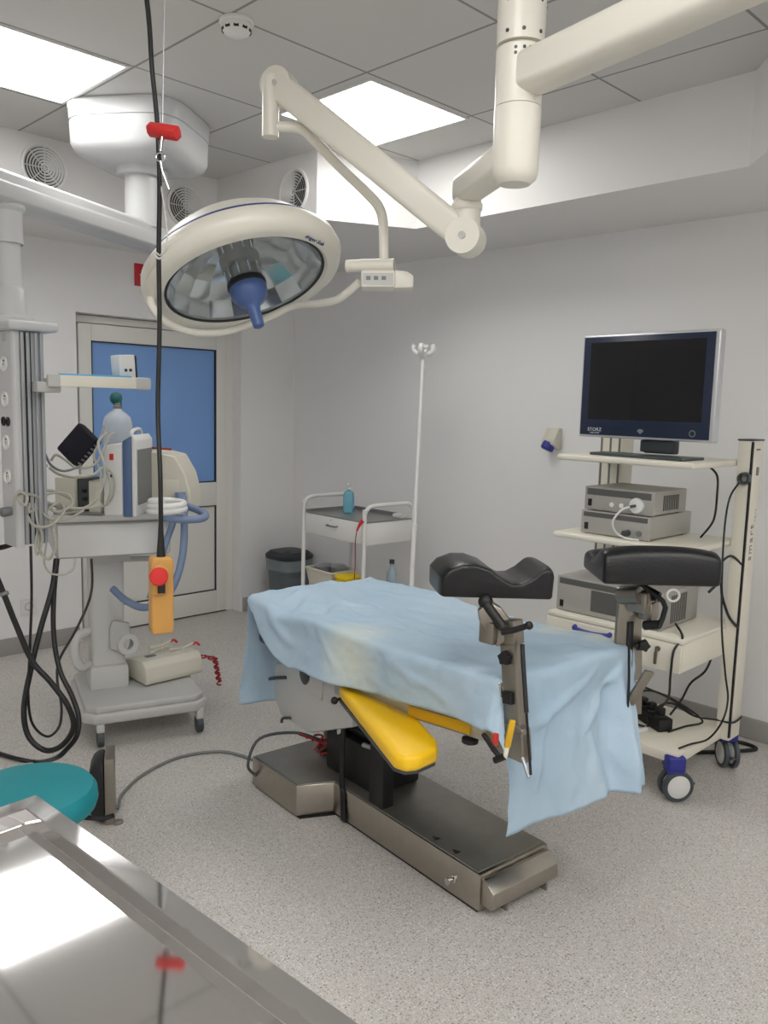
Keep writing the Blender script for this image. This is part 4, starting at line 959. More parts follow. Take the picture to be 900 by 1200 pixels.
# insufflator on the drawer box
d, fr = device('insufflator', 'wide grey insufflator with square dark display on the drawer box', 3.11, 1.52, 2.018, .665, .822, .34, (.008, .034))
bm = B(); bx(bm, 3.1085, 3.11, 1.70, 1.845, .69, .782); part(fr, 'display_window', bm, M['devband'], 'dark square display')
bm = B(); T = frame_to((-.8, -.6, 0), (3.16, 1.50, .815)); tube(bm, [T @ V((.024*math.cos(a), .024*math.sin(a), 0)) for a in [k*2*PI/12 for k in range(12)]], .005, closed=True, res=3); part(d, 'gas_hose_loop', bm, M['white'])

# power strip and papers on the base shelf
ps = thing('power_strip', 'black multi-socket power strip lying on the cart base shelf', 'power strip', (3.33, 1.66, .20))
T = Matrix.Translation((3.32, 1.665, .2005)) @ Matrix.Rotation(math.radians(62), 4, 'Z')
bm = B(); bx(bm, -.15, .15, -.035, .035, 0, .055, T, bev=.006); part(ps, 'strip_body', bm, M['black'])
for k in range(4):
    bm = B(); lathe(bm, [(0, 0), (.021, 0), (.021, .004), (.018, .004), (.016, .001), (0, .001)], T @ Matrix.Translation((-.105+.062*k, 0, .0552)), 18); part(ps, 'strip_socket', bm, M['dgrey'])
for k in range(3):
    bm = B(); bx(bm, -.018, .018, -.016, .016, .061, .095, T @ Matrix.Translation((-.105+.062*k, 0, 0)), bev=.006); part(ps, 'power_plug', bm, M['black'])
pk = thing('spare_package', 'flat yellow and white package on the cart base shelf below the power strip', 'package', (3.17, 1.72, .20))
T = Matrix.Translation((3.175, 1.70, .2005)) @ Matrix.Rotation(math.radians(70), 4, 'Z')
bm = B(); bx(bm, -.10, .12, -.06, .06, 0, .02, T, bev=.003); part(pk, 'white_pack', bm, M['whitep'])
bm = B(); bx(bm, -.05, .12, -.05, .058, .0202, .034, T, bev=.003); part(pk, 'yellow_pack', bm, M['boxwood'], 'tan yellow pack')

# cart cables, each one a thing
def cable(label, pts, r=.0045, m='blackc', group=None, name='cable', cat='cable'):
    bm = B(); tube(bm, pts, r, seg=8, res=6); return solo(name, label, cat, bm, M[m], group)
cable('black cable hanging from beneath the monitor shelf to the grey units', [(3.40, 1.50, 1.334), (3.34, 1.435, 1.30), (3.33, 1.425, 1.22), (3.36, 1.44, 1.14), (3.40, 1.47, 1.09), (3.42, 1.52, 1.027)], .0045)
cable('long black cable hanging from the hook on the cart post down to the floor', [spot(866, 566, 3.35), spot(855, 584, 3.33), spot(849, 620, 3.33), spot(846, 680, 3.33), spot(846, 740, 3.34), spot(850, 790, 3.35), spot(853, 820, 3.36), spot(846, 846, 3.35), V((3.30, 1.37, .208)), V((3.19, 1.395, .208)), V((3.12, 1.41, .205))], .0042)
cable('black cable dropping past the drawer front from the insufflator', [(3.20, 1.50, .69), (3.10, 1.42, .668), (3.052, 1.43, .62), (3.05, 1.435, .52), (3.12, 1.47, .40), (3.22, 1.55, .31), (3.27, 1.58, .275)], .005)
cable('black lead rising behind the drawer box from the power strip, nearer the post', [(3.45, 1.44, .53), (3.43, 1.46, .45), (3.43, 1.52, .38), (3.42, 1.55, .30), (3.38, 1.58, .23)], .005)
cable('black lead fanning across to the post just above the base shelf', [(3.30, 1.62, .265), (3.34, 1.56, .30), (3.40, 1.48, .25), (3.47, 1.41, .235), (3.475, 1.345, .24), (3.57, 1.346, .24)], .0045)
cable('black lead looping over the power strip', [(3.30, 1.63, .27), (3.24, 1.66, .34), (3.26, 1.60, .36), (3.34, 1.52, .31), (3.42, 1.45, .23), (3.36, 1.50, .207), (3.25, 1.52, .206)], .0045)
cable('black lead from under the drawer box down onto the power strip', [(3.22, 1.80, .53), (3.22, 1.74, .42), (3.26, 1.66, .37), (3.34, 1.57, .32), (3.41, 1.49, .25)], .0045)
cable('black lead draped over the yellow package and the shelf edge', [(3.28, 1.64, .262), (3.22, 1.60, .215), (3.13, 1.62, .24), (3.07, 1.63, .206), (3.05, 1.62, .16), (3.06, 1.63, .11), (3.14, 1.66, .07)], .0045)
cable('dark lead sagging behind the insufflator', [(3.40, 1.46, .80), (3.44, 1.43, .84), (3.45, 1.42, .78), (3.46, 1.39, .70), (3.463, 1.35, .66)], .006)
cable('thin dark lead between the saddle pad and the cart post', [(3.43, 1.43, .93), (3.46, 1.40, .96), (3.475, 1.35, .92)], .005)
cable('black cable coiled on the floor behind the rear caster by the wall', [(3.50, 1.62, .009), (3.62, 1.52, .009), (3.74, 1.43, .009), (3.84, 1.37, .009), (3.87, 1.42, .009), (3.84, 1.50, .009), (3.72, 1.58, .009), (3.58, 1.66, .009)], .009)

# ================================================================== white instrument trolley by the wall
tx, ty, tz = 3.52, 3.775, .86
TT = Matrix.Translation((tx, ty, 0)) @ Matrix.Rotation(math.radians(-3), 4, 'Z')
tro = thing('instrument_trolley', 'white tubular trolley with steel tray top and one drawer', 'trolley', (tx, ty, 0))
hw_, hl = .198, .30
for s in (-1, 1):
    bm = B(); y = s*hl
    tube(bm, [(-hw_, y, .075), (-hw_, y, tz+.02), (-hw_, y, tz+.045), (-hw_+.02, y, tz+.082), (-hw_+.065, y, tz+.10), (0, y, tz+.102), (hw_-.065, y, tz+.10), (hw_-.02, y, tz+.082), (hw_, y, tz+.045), (hw_, y, tz+.02), (hw_, y, .075)], .0125, seg=12, res=4, T=TT)
    part(tro, 'tubular_frame', bm, M['white'])
bm = B(); bx(bm, -hw_+.012, hw_-.012, -hl+.002, hl-.002, tz-.135, tz-.003, TT, bev=.003); cab = part(tro, 'cabinet', bm, M['white'])
bm = B(); bx(bm, -hw_+.0, -hw_+.0115, -hl+.016, hl-.016, tz-.128, tz-.008, TT, bev=.003); df = part(cab, 'drawer_front', bm, M['white'])
bm = B(); tube(bm, [(-hw_, .045, tz-.05), (-hw_-.018, .045, tz-.052), (-hw_-.018, -.045, tz-.052), (-hw_, -.045, tz-.05)], .005, raw=True, T=TT); part(df, 'drawer_pull', bm, M['mgrey'], 'grey bow pull')
bm = B(); lathe(bm, [(0, 0), (.006, 0), (.006, .003), (0, .003)], TT @ frame_to((-1, 0, 0), (-hw_, .02, tz-.018)), 12); part(df, 'drawer_lock', bm, M['greyp'])
bm = B(); bx(bm, -hw_+.014, hw_-.014, -hl+.004, hl-.004, tz-.003, tz+.002, TT)
bx(bm, -hw_+.012, hw_-.012, -hl, -hl+.008, tz, tz+.006, TT); bx(bm, -hw_+.012, hw_-.012, hl-.008, hl, tz, tz+.02, TT); bx(bm, hw_-.02, hw_-.012, -hl+.06, hl-.008, tz, tz+.024, TT); bx(bm, -hw_+.012, -hw_+.018, -hl, hl, tz, tz+.006, TT)
part(tro, 'tray_top', bm, M['tgray'], 'steel tray top')
bm = B(); bx(bm, -hw_+.01, hw_-.01, -hl+.004, hl-.004, .365, .38, TT, bev=.003); part(tro, 'lower_shelf', bm, M['mgrey'], 'grey lower shelf')
for sx_ in (-1, 1):
    for sy_ in (-1, 1):
        bm = B(); TW = TT @ Matrix.Translation((sx_*hw_, sy_*hl, .0)); lathe(bm, [(0, .055), (.009, .055), (.009, .085), (0, .085)], TW, 12); cyl(bm, (-.011, 0, .032), (.011, 0, .032), .032, T=TW, seg=24); part(tro, 'caster', bm, M['dgrey'], 'grey caster')
bm = B(); bx(bm, hw_-.09, hw_-.03, -hl+.02, -hl+.10, tz+.002, tz+.03, TT, bev=.01); solo('white_pad', 'small white folded pad on the corner of the steel trolley tray', 'pad', bm, M['whitep'])
# hand gel bottle
gp = TT @ V((.03, .13, tz+.0025)); gel = thing('gel_bottle', 'blue pump bottle of hand gel on the steel trolley tray', 'bottle', gp)
bm = B(); T = Matrix.Translation(gp) @ Matrix.Rotation(.7, 4, 'Z'); lathe(bm, [(0, 0), (.038, .0), (.042, .004), (.042, .115), (.038, .13), (.016, .138), (.016, .148), (0, .148)], T @ Matrix.Diagonal((1.05, .75, 1, 1)), 32, sq=5); part(gel, 'bottle_body', bm, M['bluegel'])
bm = B(); bx(bm, -.034, .034, -.034, -.0325, .03, .10, T); part(gel, 'bottle_label', bm, M['folder'])
bm = B(); lathe(bm, [(0, .148), (.017, .148), (.017, .16), (.006, .163), (.006, .178), (0, .178)], T, 20); bx(bm, -.045, .012, -.008, .008, .176, .188, T, bev=.004); part(gel, 'pump_head', bm, M['white'], 'white pump')
# basket with metal lids
bk = TT @ V((-.07, .17, .3805)); bas = thing('storage_basket', 'cream plastic basket of steel dishes on the lower trolley shelf', 'basket', bk)
T = Matrix.Translation(bk) @ Matrix.Rotation(math.radians(-3), 4, 'Z')
bm = B(); z0, z1 = .0, .12
ob, ot = (.085, .115), (.105, .135)
for (sx0, sy0, sx1, sy1) in ((-1, -1, 1, -1), (1, -1, 1, 1), (1, 1, -1, 1), (-1, 1, -1, -1)):
    q = [V((sx0*ob[0], sy0*ob[1], z0)), V((sx1*ob[0], sy1*ob[1], z0)), V((sx1*ot[0], sy1*ot[1], z1)), V((sx0*ot[0], sy0*ot[1], z1))]
    qi = [V((p.x*.95, p.y*.955, p.z)) for p in q]
    vo = [bm.verts.new(T @ p) for p in q]; vi = [bm.verts.new(T @ p) for p in qi]
    bm.faces.new(vo); bm.faces.new(vi[::-1])
    for k in range(4): bm.faces.new((vo[k], vo[(k+1) % 4], vi[(k+1) % 4], vi[k]))
bx(bm, -.083, .083, -.113, .113, 0, .005, T)
bas_w = part(bas, 'basket_wall', bm, M['basket'])
bm = B()
for (a, b2, c, d2) in ((-.113, .113, -.143, -.13), (-.113, .113, .13, .143), (-.113, -.10, -.13, .13), (.10, .113, -.13, .13)): bx(bm, a, b2, c, d2, .112, .124, T, bev=.003)
part(bas_w, 'basket_rim', bm, M['basket'])
for k, (px_, py_, pr_) in enumerate(((-.02, .05, .055), (.03, -.04, .05))):
    p = T @ V((px_, py_, .0055)); bm = B(); lathe(bm, [(0, 0), (pr_*.8, 0), (pr_, .10), (pr_+.006, .128), (pr_+.006, .132), (pr_*.7, .145), (0, .148)], Matrix.Translation(p), 28)
    solo('steel_dish', ('round lidded steel dish at the door side of the cream basket', 'round lidded steel dish at the yellow container side of the cream basket')[k], 'dish', bm, M['alu'], 'steel dishes in the cream basket')
# sharps container and red lidded jar
sp_ = TT @ V((-.10, -.035, .3805)); sh = thing('sharps_container', 'yellow sharps container on the lower trolley shelf beside the basket', 'container', sp_)
bm = B(); T = Matrix.Translation(sp_); lathe(bm, [(0, 0), (.058, 0), (.066, .095), (.07, .1), (0, .1)], T, 28, sq=4); part(sh, 'container_body', bm, M['sharps'])
bm = B(); lathe(bm, [(0, .1), (.072, .1), (.072, .112), (.05, .122), (0, .124)], T, 28, sq=4); part(sh, 'container_lid', bm, M['sharps'])
jp = TT @ V((-.07, -.19, .3805)); jr = thing('sample_jar', 'clear jar with a red lid behind the trolley leg', 'jar', jp)
bm = B(); T = Matrix.Translation(jp); lathe(bm, [(0, 0), (.048, 0), (.05, .006), (.05, .075), (0, .075)], T, 24); part(jr, 'jar_body', bm, M['whitep'])
bm = B(); lathe(bm, [(0, .075), (.055, .075), (.055, .098), (0, .1)], T, 24); part(jr, 'jar_lid', bm, M['red'], 'red lid')
bp2 = TT @ V((.12, -.20, .3805)); bt = thing('water_bottle', 'small clear bottle with dark cap on the lower trolley shelf', 'bottle', bp2)
bm = B(); T = Matrix.Translation(bp2); lathe(bm, [(0, 0), (.03, 0), (.032, .005), (.032, .12), (.026, .145), (.013, .17), (.013, .19), (0, .19)], T, 24); part(bt, 'bottle_body', bm, M['clearpl'])
bm = B(); lathe(bm, [(0, .19), (.016, .19), (.016, .215), (0, .217)], T, 20); part(bt, 'bottle_cap', bm, M['dgrey'], 'dark cap')
# red clip with a tube
rc = TT @ V((-hw_, -hl, tz-.01)); tv = thing('suction_tube', 'red clip with a thin dark tube hanging from the trolley corner', 'tube', rc+V((-.02, 0, -.35)))
bm = B(); tube(bm, [rc+V((-.016, 0, .03)), rc+V((-.03, .012, .0)), rc+V((-.04, .022, -.035))], lambda t: .013-.008*t, seg=10); part(tv, 'tube_clip', bm, M['red'], 'red clip')
bm = B(); tube(bm, [rc+V((-.04, .022, -.035)), rc+V((-.042, .03, -.10)), rc+V((-.038, .032, -.25)), rc+V((-.03, .05, -.38)), rc+V((.01, .09, -.41))], .0028, seg=8); part(tv, 'thin_tube', bm, M['dred'])
# drip stand
i0, i1 = V((3.56, 3.36, 0)), spot(496, 412, 4.7)
iv = thing('drip_stand', 'thin white drip stand with a cluster of hooks beside the trolley', 'drip stand', (3.56, 3.33, 0))
lo_ = spot(482, 690, 4.68); ib = lo_+(lo_-i1)*((.05-lo_.z)/(lo_.z-i1.z)); ib = i1+(lo_-i1)*((.06-i1.z)/(lo_.z-i1.z))
mid_ = i1+(ib-i1)*.55
bm = B(); cyl(bm, ib, mid_, .014); pol = part(iv, 'lower_pole', bm, M['white'])
bm = B(); cyl(bm, mid_, i1, .0115); lathe(bm, [(0, -.02), (.017, -.02), (.017, .02), (0, .022)], Matrix.Translation(mid_), 20); part(iv, 'upper_pole', bm, M['white'])
bm = B(); lathe(bm, [(0, -.10), (.013, -.10), (.013, -.05), (.018, -.045), (.02, -.03), (.032, -.015), (.034, -.005), (0, .0)], Matrix.Translation(i1), 24); part(iv, 'hook_socket', bm, M['white'])
for k in range(4):
    a = k*PI/2+.5; bm = B(); u = V((math.cos(a), math.sin(a), 0))
    tube(bm, [i1+u*.01+V((0, 0, -.012)), i1+u*.032+V((0, 0, -.012)), i1+u*.052+V((0, 0, .002)), i1+u*.056+V((0, 0, .022)), i1+u*.048+V((0, 0, .034))], lambda t: .013+.004*t, seg=12); part(iv, 'bag_hook', bm, M['white'])
bm = B()
for k in range(5):
    a = k*2*PI/5+.3; u = V((math.cos(a), math.sin(a), 0)); b0 = V((ib.x, ib.y, 0))
    tube(bm, [b0+V((0, 0, .085)), b0+u*.08+V((0, 0, .075)), b0+u*.20+V((0, 0, .06))], lambda t: .016-.005*t, seg=10)
lathe(bm, [(0, .055), (.03, .055), (.03, .11), (.015, .12), (0, .12)], Matrix.Translation((ib.x, ib.y, 0)), 20); part(iv, 'star_base', bm, M['white'])
for k in range(5):
    a = k*2*PI/5+.3; u = V((math.cos(a), math.sin(a), 0)); bm = B(); c0 = V((ib.x, ib.y, .028))+u*.2
    cyl(bm, c0-u.cross(V((0, 0, 1)))*.01, c0+u.cross(V((0, 0, 1)))*.01, .028, seg=20); cyl(bm, c0, c0+V((0, 0, .034)), .006); part(iv, 'caster', bm, M['dgrey'], 'grey caster')
# waste bin
wb = V((3.74, 4.74, 0)); bn = thing('waste_bin', 'grey plastic bin with dark lid in the corner behind the trolley', 'bin', wb)
bm = B(); T = Matrix.Translation(wb); lathe(bm, [(0, 0), (.105, 0), (.11, .01), (.138, .42), (0, .42)], T, 40, sq=4); part(bn, 'bin_body', bm, M['bin'])
bm = B(); lathe(bm, [(0, .42), (.144, .42), (.148, .43), (.148, .448), (.12, .475), (0, .482)], T, 40, sq=4); part(bn, 'bin_lid', bm, M['binlid'], 'dark lid')
bm = B(); lathe(bm, [(.139, .36), (.141, .34), (.147, .42), (.141, .42)], T, 40, sq=4); part(bn, 'bin_liner', bm, M['bag'], 'clear liner edge')

# ================================================================== device trolley below the pendant
DT = Matrix.Translation((1.848, 3.349, 0)) @ Matrix.Rotation(math.radians(-18.5), 4, 'Z')
dt = thing('device_trolley', 'grey wheeled device trolley with pedestal, drawer box and steel tray top', 'medical cart', DT @ V((-.02, .2, 0)))
rr = lambda x0, x1, y0, y1, c: [(x0+c, y0), (x1-c, y0), (x1, y0+c), (x1, y1-c), (x1-c, y1), (x0+c, y1), (x0, y1-c), (x0, y0+c)]
bm = B(); prism(bm, rr(-.31, .25, -.075, .52, .05), .112, .160, DT, bev=.012, seg=3); prism(bm, rr(-.295, .235, -.06, .505, .045), .158, .190, DT, bev=.01, seg=3); part(dt, 'trolley_base', bm, M['greyp'])
bm = B(); bx(bm, -.235, -.085, .20, .37, .17, .86, DT, bev=.02, seg=3); bx(bm, -.25, -.07, .18, .39, .172, .30, DT, bev=.02); pd = part(dt, 'pedestal', bm, M['tgrey'])
bm = B(); prism(bm, [(-.045, -.05), (.03, -.07), (.05, -.03), (.05, .07), (-.03, .09), (-.045, .05)], 0, .035, DT @ frame_to((0, -1, 0), (-.115, .20, .43), (1, 0, 0)), bev=.012); part(pd, 'cable_holder', bm, M['greyp'])
bm = B(); lathe(bm, [(.026, 0), (.05, 0), (.054, .02), (.05, .04), (.026, .04), (.026, 0)], DT @ frame_to((.25, -1, 0), (-.085, .20, .40)), 26); part(pd, 'holder_ring', bm, M['tgrey'])
bm = B(); tube(bm, [(-.235, .25, .46), (-.30, .22, .44), (-.31, .21, .36), (-.285, .21, .30), (-.245, .24, .30)], .022, T=DT); part(pd, 'side_hook', bm, M['tgrey'])
bm = B(); bx(bm, -.25, -.06, .15, .40, .80, .862, DT, bev=.015); cyl(bm, (-.085, .22, .80), (.06, .22, .795), .014, T=DT); part(pd, 'support_collar', bm, M['tgrey'])
bm = B(); bx(bm, -.40, .085, -.03, .42, .86, 1.018, DT, bev=.012, seg=3); db = part(dt, 'drawer_unit', bm, M['greyp'])
bm = B(); bx(bm, -.392, .077, -.042, -.0305, .868, 1.008, DT, bev=.006); part(db, 'drawer_front', bm, M['whitep'])
bm = B(); prism(bm, rr(-.415, .145, -.05, .44, .03), 1.02, 1.056, DT, bev=.006); part(dt, 'tray_top', bm, M['tray'], 'metal edged tray top')
for (x, y) in ((-.235, -.035), (.21, -.035), (-.235, .41), (.21, .41)):
    bm = B(); bx(bm, x-.017, x+.017, y-.03, y+.02, .07, .122, DT, bev=.006); c = part(dt, 'caster', bm, M['tgrey'])
    bm = B(); cyl(bm, (x-.013, y, .042), (x+.013, y, .042), .042, T=DT, seg=28); part(c, 'caster_wheel', bm, M['dgrey'], 'dark wheel')

def rt(a, d=SF): return Matrix.Rotation(a, 4, 'Z')
# patient monitor seen from its side
pm0 = spot(139, 594, 3.50); pm0.z = 1.0565
PT = frame_to((0, 0, 1), pm0, RT*1.0-SF*.02)     # x = screen normal, y = away
pm = thing('patient_monitor', 'white patient monitor with blue-grey bezel, turned sideways on the trolley tray', 'monitor', pm0)
hgt = spot(139, 518, 3.5).z-1.0565
bm = B(); prism(bm, [(-.065, 0), (.02, 0), (.02, hgt), (-.05, hgt-.012), (-.065, hgt-.04)], -.235, -.0, PT @ Matrix.Rotation(PI/2, 4, 'X'), bev=.01, seg=3); pmb = part(pm, 'monitor_body', bm, M['whitep'])
bm = B(); prism(bm, [(.02, -.004), (.058, -.004), (.058, hgt+.03), (.02, hgt+.006)], -.245, .006, PT @ Matrix.Rotation(PI/2, 4, 'X'), bev=.006); part(pm, 'monitor_bezel', bm, M['bluestripe'], 'blue-grey bezel')
bm = B(); prism(bm, [(.058, 0), (.075, 0), (.075, hgt+.01), (.058, hgt+.034)], -.24, .0, PT @ Matrix.Rotation(PI/2, 4, 'X'), bev=.004); pf = part(pm, 'screen_frame', bm, M['whitep'])
bm = B(); bx(bm, .0755, .0765, .02, .225, .045, hgt-.03, PT); part(pf, 'screen', bm, M['mgrey'], 'grey unlit screen')
bm = B(); tube(bm, [(.04, .05, hgt+.01), (.04, .07, hgt+.045), (.04, .17, hgt+.05), (.04, .19, hgt+.01)], .009, T=PT); part(pm, 'carry_handle', bm, M['whitep'])
bm = B(); bx(bm, -.035, -.018, -.0035, .001, hgt-.075, hgt-.048, PT, bev=.001); part(pmb, 'battery_mark', bm, M['red'], 'small red label')
bm = B(); lathe(bm, [(0, 0), (.008, 0), (.008, .004), (0, .004)], PT @ frame_to((0, -1, 0), (-.025, 0, hgt-.14)), 14); part(pmb, 'side_connector', bm, M['black'])
# beige recorder modules
md0 = spot(92, 592, 3.52); md0.z = 1.0565
MTX = frame_to((0, 0, 1), md0, RT*.99-SF*.1)
mdl = thing('measuring_module', 'beige measuring module with dark gap, beside the patient monitor', 'medical device', md0)
bm = B(); bx(bm, -.105, -.015, .0, .17, 0, .155, MTX, bev=.006); part(mdl, 'module_case', bm, M['beige'])
bm = B(); bx(bm, .045, .098, .0, .17, .0, .145, MTX, bev=.005); part(mdl, 'module_case', bm, M['beige'])
bm = B(); bx(bm, -.014, .044, .02, .165, 0, .15, MTX, bev=.003); part(mdl, 'module_slot', bm, M['dgrey'], 'dark slot between the modules')
bm = B()
for k in range(3): lathe(bm, [(0, 0), (.009, 0), (.009, .012), (0, .012)], MTX @ frame_to((0, -1, 0), (.02, .02, .03+.035*k)), 14)
part(mdl, 'connector', bm, M['blackc'])
bm = B(); bx(bm, -.10, .11, -.03, .18, -.0005, .012, MTX, bev=.003); part(mdl, 'module_tray', bm, M['mgrey'])
# folded cuff lying tilted on the module
cf = spot(93, 522, 3.5); cuff = thing('pressure_cuff', 'black folded pressure cuff tilted on top of the beige module', 'cuff', cf)
CT = frame_to(-SF*.9-RT*.2+V((0, 0, .25)), cf, RT*.64+V((0, 0, .77)))
bm = B(); box(bm, (0, 0, 0), (.15, .125, .05), CT, bev=.012, seg=3); part(cuff, 'cuff_body', bm, M['navycuff'])
bm = B()
for k in range(6): lathe(bm, [(.004, -.004), (.009, -.004), (.009, .004), (.004, .004), (.004, -.004)], CT @ Matrix.Translation((-.05+.02*k, -.063, .01)) @ Matrix.Rotation(PI/2, 4, 'Y'), 12)
part(cuff, 'cuff_loops', bm, M['mgrey'], 'row of grey loops')
# reservoir bottle with green valve
rb0 = spot(138, 500, 3.86); rb0.z = 1.0565
rbt = thing('breathing_reservoir', 'translucent bottle with green valve standing behind the patient monitor', 'bottle', rb0)
zz = lambda y: spot(138, y, 3.86).z-1.0565
bm = B(); T = Matrix.Translation(rb0); lathe(bm, [(0, 0), (.058, 0), (.066, .01), (.067, zz(497)), (.06, zz(489)), (.04, zz(484)), (.022, zz(481)), (.018, zz(478)), (0, zz(478))], T, 32); part(rbt, 'bottle_body', bm, M['bvm'])
bm = B(); lathe(bm, [(0, zz(479)), (.02, zz(479)), (.02, zz(476)), (.012, zz(475)), (.012, zz(472)), (0, zz(472))], T, 20); part(rbt, 'bottle_neck', bm, M['mgrey'])
bm = B(); bmesh.ops.create_uvsphere(bm, u_segments=20, v_segments=12, radius=.03, matrix=Matrix.Translation(spot(136, 467, 3.86)) @ Matrix.Diagonal((1, .8, 1, 1))); cyl(bm, spot(140, 478, 3.86), spot(139, 466, 3.86), .012); part(rbt, 'valve', bm, M['green'], 'dark green valve')
# beige ventilator behind
vd = 3.78
vt0 = spot(202, 598, vd); vt0.z = 1.0565
vent = thing('ventilator', 'beige sloping sided ventilator at the door end of the trolley tray', 'medical device', vt0)
VT = frame_to((0, 0, 1), vt0, RT)
w = lambda x: (x-202)*vd/FPX
h = lambda y: spot(202, y, vd).z-1.0565
bm = B(); prism(bm, [(w(174), 0), (w(227), 0), (w(226), h(574)), (w(221), h(554)), (w(209), h(533)), (w(186), h(528)), (w(174), h(528))], -.16, .06, VT @ Matrix.Rotation(PI/2, 4, 'X'), bev=.006, seg=1); vb = part(vent, 'ventilator_case', bm, M['beige'], angle=18)
bm = B(); bx(bm, w(188), w(214), -.064, -.0605, .06, .14, VT, bev=.002); part(vb, 'side_panel', bm, M['beige'])
bm = B(); p0, p1 = spot(176, 524, 3.7), spot(201, 526, 3.7); cyl(bm, p0+V((0, 0, -.002)), p1+V((0, 0, -.002)), .005); pr0 = solo('temperature_probe', 'thin dark red probe lying on top of the beige ventilator', 'probe', bm, M['dred'])
# white hose coil
hc = spot(196, 592, 3.52); hc.z = 1.057
bm = B()
pts = []
for k in range(30):
    a = k*2*PI/11; pts.append((hc.x+.075*math.cos(a)*(1-.004*k), hc.y+.075*math.sin(a)*(1-.004*k), 1.057+.015+.0019*k))
tube(bm, pts, .0145, seg=10, res=4); solo('hose_coil', 'coiled white hose on the trolley tray end beside the ventilator', 'hose', bm, M['whitep'])
# blue breathing hoses
bh = thing('breathing_hose', 'blue-grey breathing hose loop hanging off the trolley end before the door', 'hose', spot(195, 715, 3.62))
bm = B(); tube(bm, [spot(190, 606, 3.50), spot(212, 609, 3.50), spot(234, 608, 3.52), spot(241, 604, 3.60), spot(232, 598, 3.70), spot(216, 592, 3.72)], .0165, seg=12); part(bh, 'upper_limb', bm, M['hose'])
bm = B(); tube(bm, [spot(214, 582, 3.68), spot(216, 610, 3.64), spot(214, 650, 3.62), spot(204, 685, 3.60), spot(188, 705, 3.62), spot(168, 712, 3.66), spot(148, 704, 3.70), spot(132, 690, 3.74)], .0165, seg=12); part(bh, 'hanging_limb', bm, M['hose'])
bm = B(); tube(bm, [spot(209, 588, 3.70), spot(203, 612, 3.66), spot(193, 640, 3.62), spot(184, 672, 3.60), spot(176, 700, 3.64)], .0145, seg=12); part(bh, 'hanging_limb', bm, M['hose'])
bm = B(); cyl(bm, spot(211, 577, 3.68), spot(212, 592, 3.68), .024); cyl(bm, spot(207, 586, 3.70), spot(216, 600, 3.66), .02); part(bh, 'hose_connector', bm, M['hose'])
# heart recorder on the trolley base
EB = Matrix.Translation((2.04, 3.60, .1905)) @ Matrix.Rotation(math.radians(0), 4, 'Z')
ecg = thing('heart_recorder', 'beige desktop recorder on the trolley base with clip electrodes', 'medical device', (2.04, 3.60, .1905))
bm = B(); prism(bm, [(-.13, .008), (.115, .008), (.128, .04), (.115, .082), (.0, .108), (-.09, .115), (-.125, .09), (-.135, .03)], -.155, .155, EB @ Matrix(((0, 0, 1, 0), (1, 0, 0, 0), (0, 1, 0, 0), (0, 0, 0, 1))), bev=.006); ec = part(ecg, 'recorder_case', bm, M['beige'])
bm = B(); bx(bm, -.12, .12, -.10, .10, 0, .0085, EB, bev=.002); part(ec, 'foot_frame', bm, M['tgrey'])
bm = B(); box(bm, (-.07, -.02, .1125), (.05, .03, .003), EB @ Matrix.Rotation(0, 4, 'X')); part(ec, 'key_field', bm, M['mgrey'])
for k, (ex, ey, er) in enumerate(((.03, .06, .3), (.09, -.04, .15))):
    ct = EB @ V((ex, ey, .108)); T = Matrix.Translation(ct) @ Matrix.Rotation(er, 4, 'Z')
    el = thing('clip_electrode', ('beige clip electrode on a red cord, at the rear of the recorder top', 'beige clip electrode on a red cord, at the front corner of the recorder top')[k], 'electrode', ct, 'clip electrodes')
    for s in (-1, 1):
        bm = B(); tube(bm, [(-.075, 0, .012+s*.014), (-.02, 0, .012+s*.007), (.02, 0, .012+s*.006), (.075, 0, .012+s*.016)], .007, T=T, seg=8); part(el, 'clip_jaw', bm, M['beige'])
    bm = B(); box(bm, (0, 0, .012), (.014, .022, .03), T, bev=.004); part(el, 'spring_block', bm, M['beige'])
    bm = B(); tube(bm, [T @ V((.07, 0, .02)), T @ V((.085, -.01, .03)), T @ V((.10, -.02, .015))], .006, seg=8); part(el, 'cord_plug', bm, M['red'], 'red plug')
bm = B(); pts = []
for k in range(70):
    t = k/69; a = k*2*PI/5
    c0 = V((2.195, 3.52, .275)).lerp(V((2.262, 3.46, .262)), min(1, t*3)) if t < .33 else V((2.262, 3.46, .262)).lerp(V((2.275, 3.44, .13)), (t-.33)/.67)
    pts.append(c0+V((.011*math.cos(a), .011*math.sin(a), .006*math.sin(a*.5))))
tube(bm, pts, .0045, seg=6, res=2); solo('coiled_cord', 'dark red coiled cord hanging over the corner of the trolley base', 'cord', bm, M['dred'])

# tangled leads between pendant column and trolley
TG = 'grey leads tangled between socket column and trolley'
def glead(label, pts, r=.0055, m='gcable'):
    bm = B(); tube(bm, [spot(*p) for p in pts], r, seg=8, res=7); return solo('sensor_lead', label, 'cable', bm, M[m], TG)
glead('grey lead looping widest, from the cuff round below the module tray', [(55, 545, 3.3), (46, 560, 3.25), (48, 580, 3.22), (62, 592, 3.22), (85, 598, 3.25), (108, 590, 3.28), (120, 570, 3.3), (122, 545, 3.32), (115, 520, 3.35), (125, 507, 3.4)])
glead('grey lead lying in a flat oval below the column plug', [(32, 605, 3.0), (42, 617, 3.02), (60, 615, 3.08), (75, 600, 3.15), (70, 590, 3.18), (50, 592, 3.12), (34, 600, 3.05), (40, 580, 3.1), (60, 575, 3.2), (85, 585, 3.25)])
glead('grey lead hanging in two loops beside the bottom of the column', [(54, 580, 3.2), (54, 600, 3.15), (62, 620, 3.1), (65, 640, 3.1), (58, 655, 3.1), (48, 648, 3.1), (45, 630, 3.1), (52, 612, 3.15)])
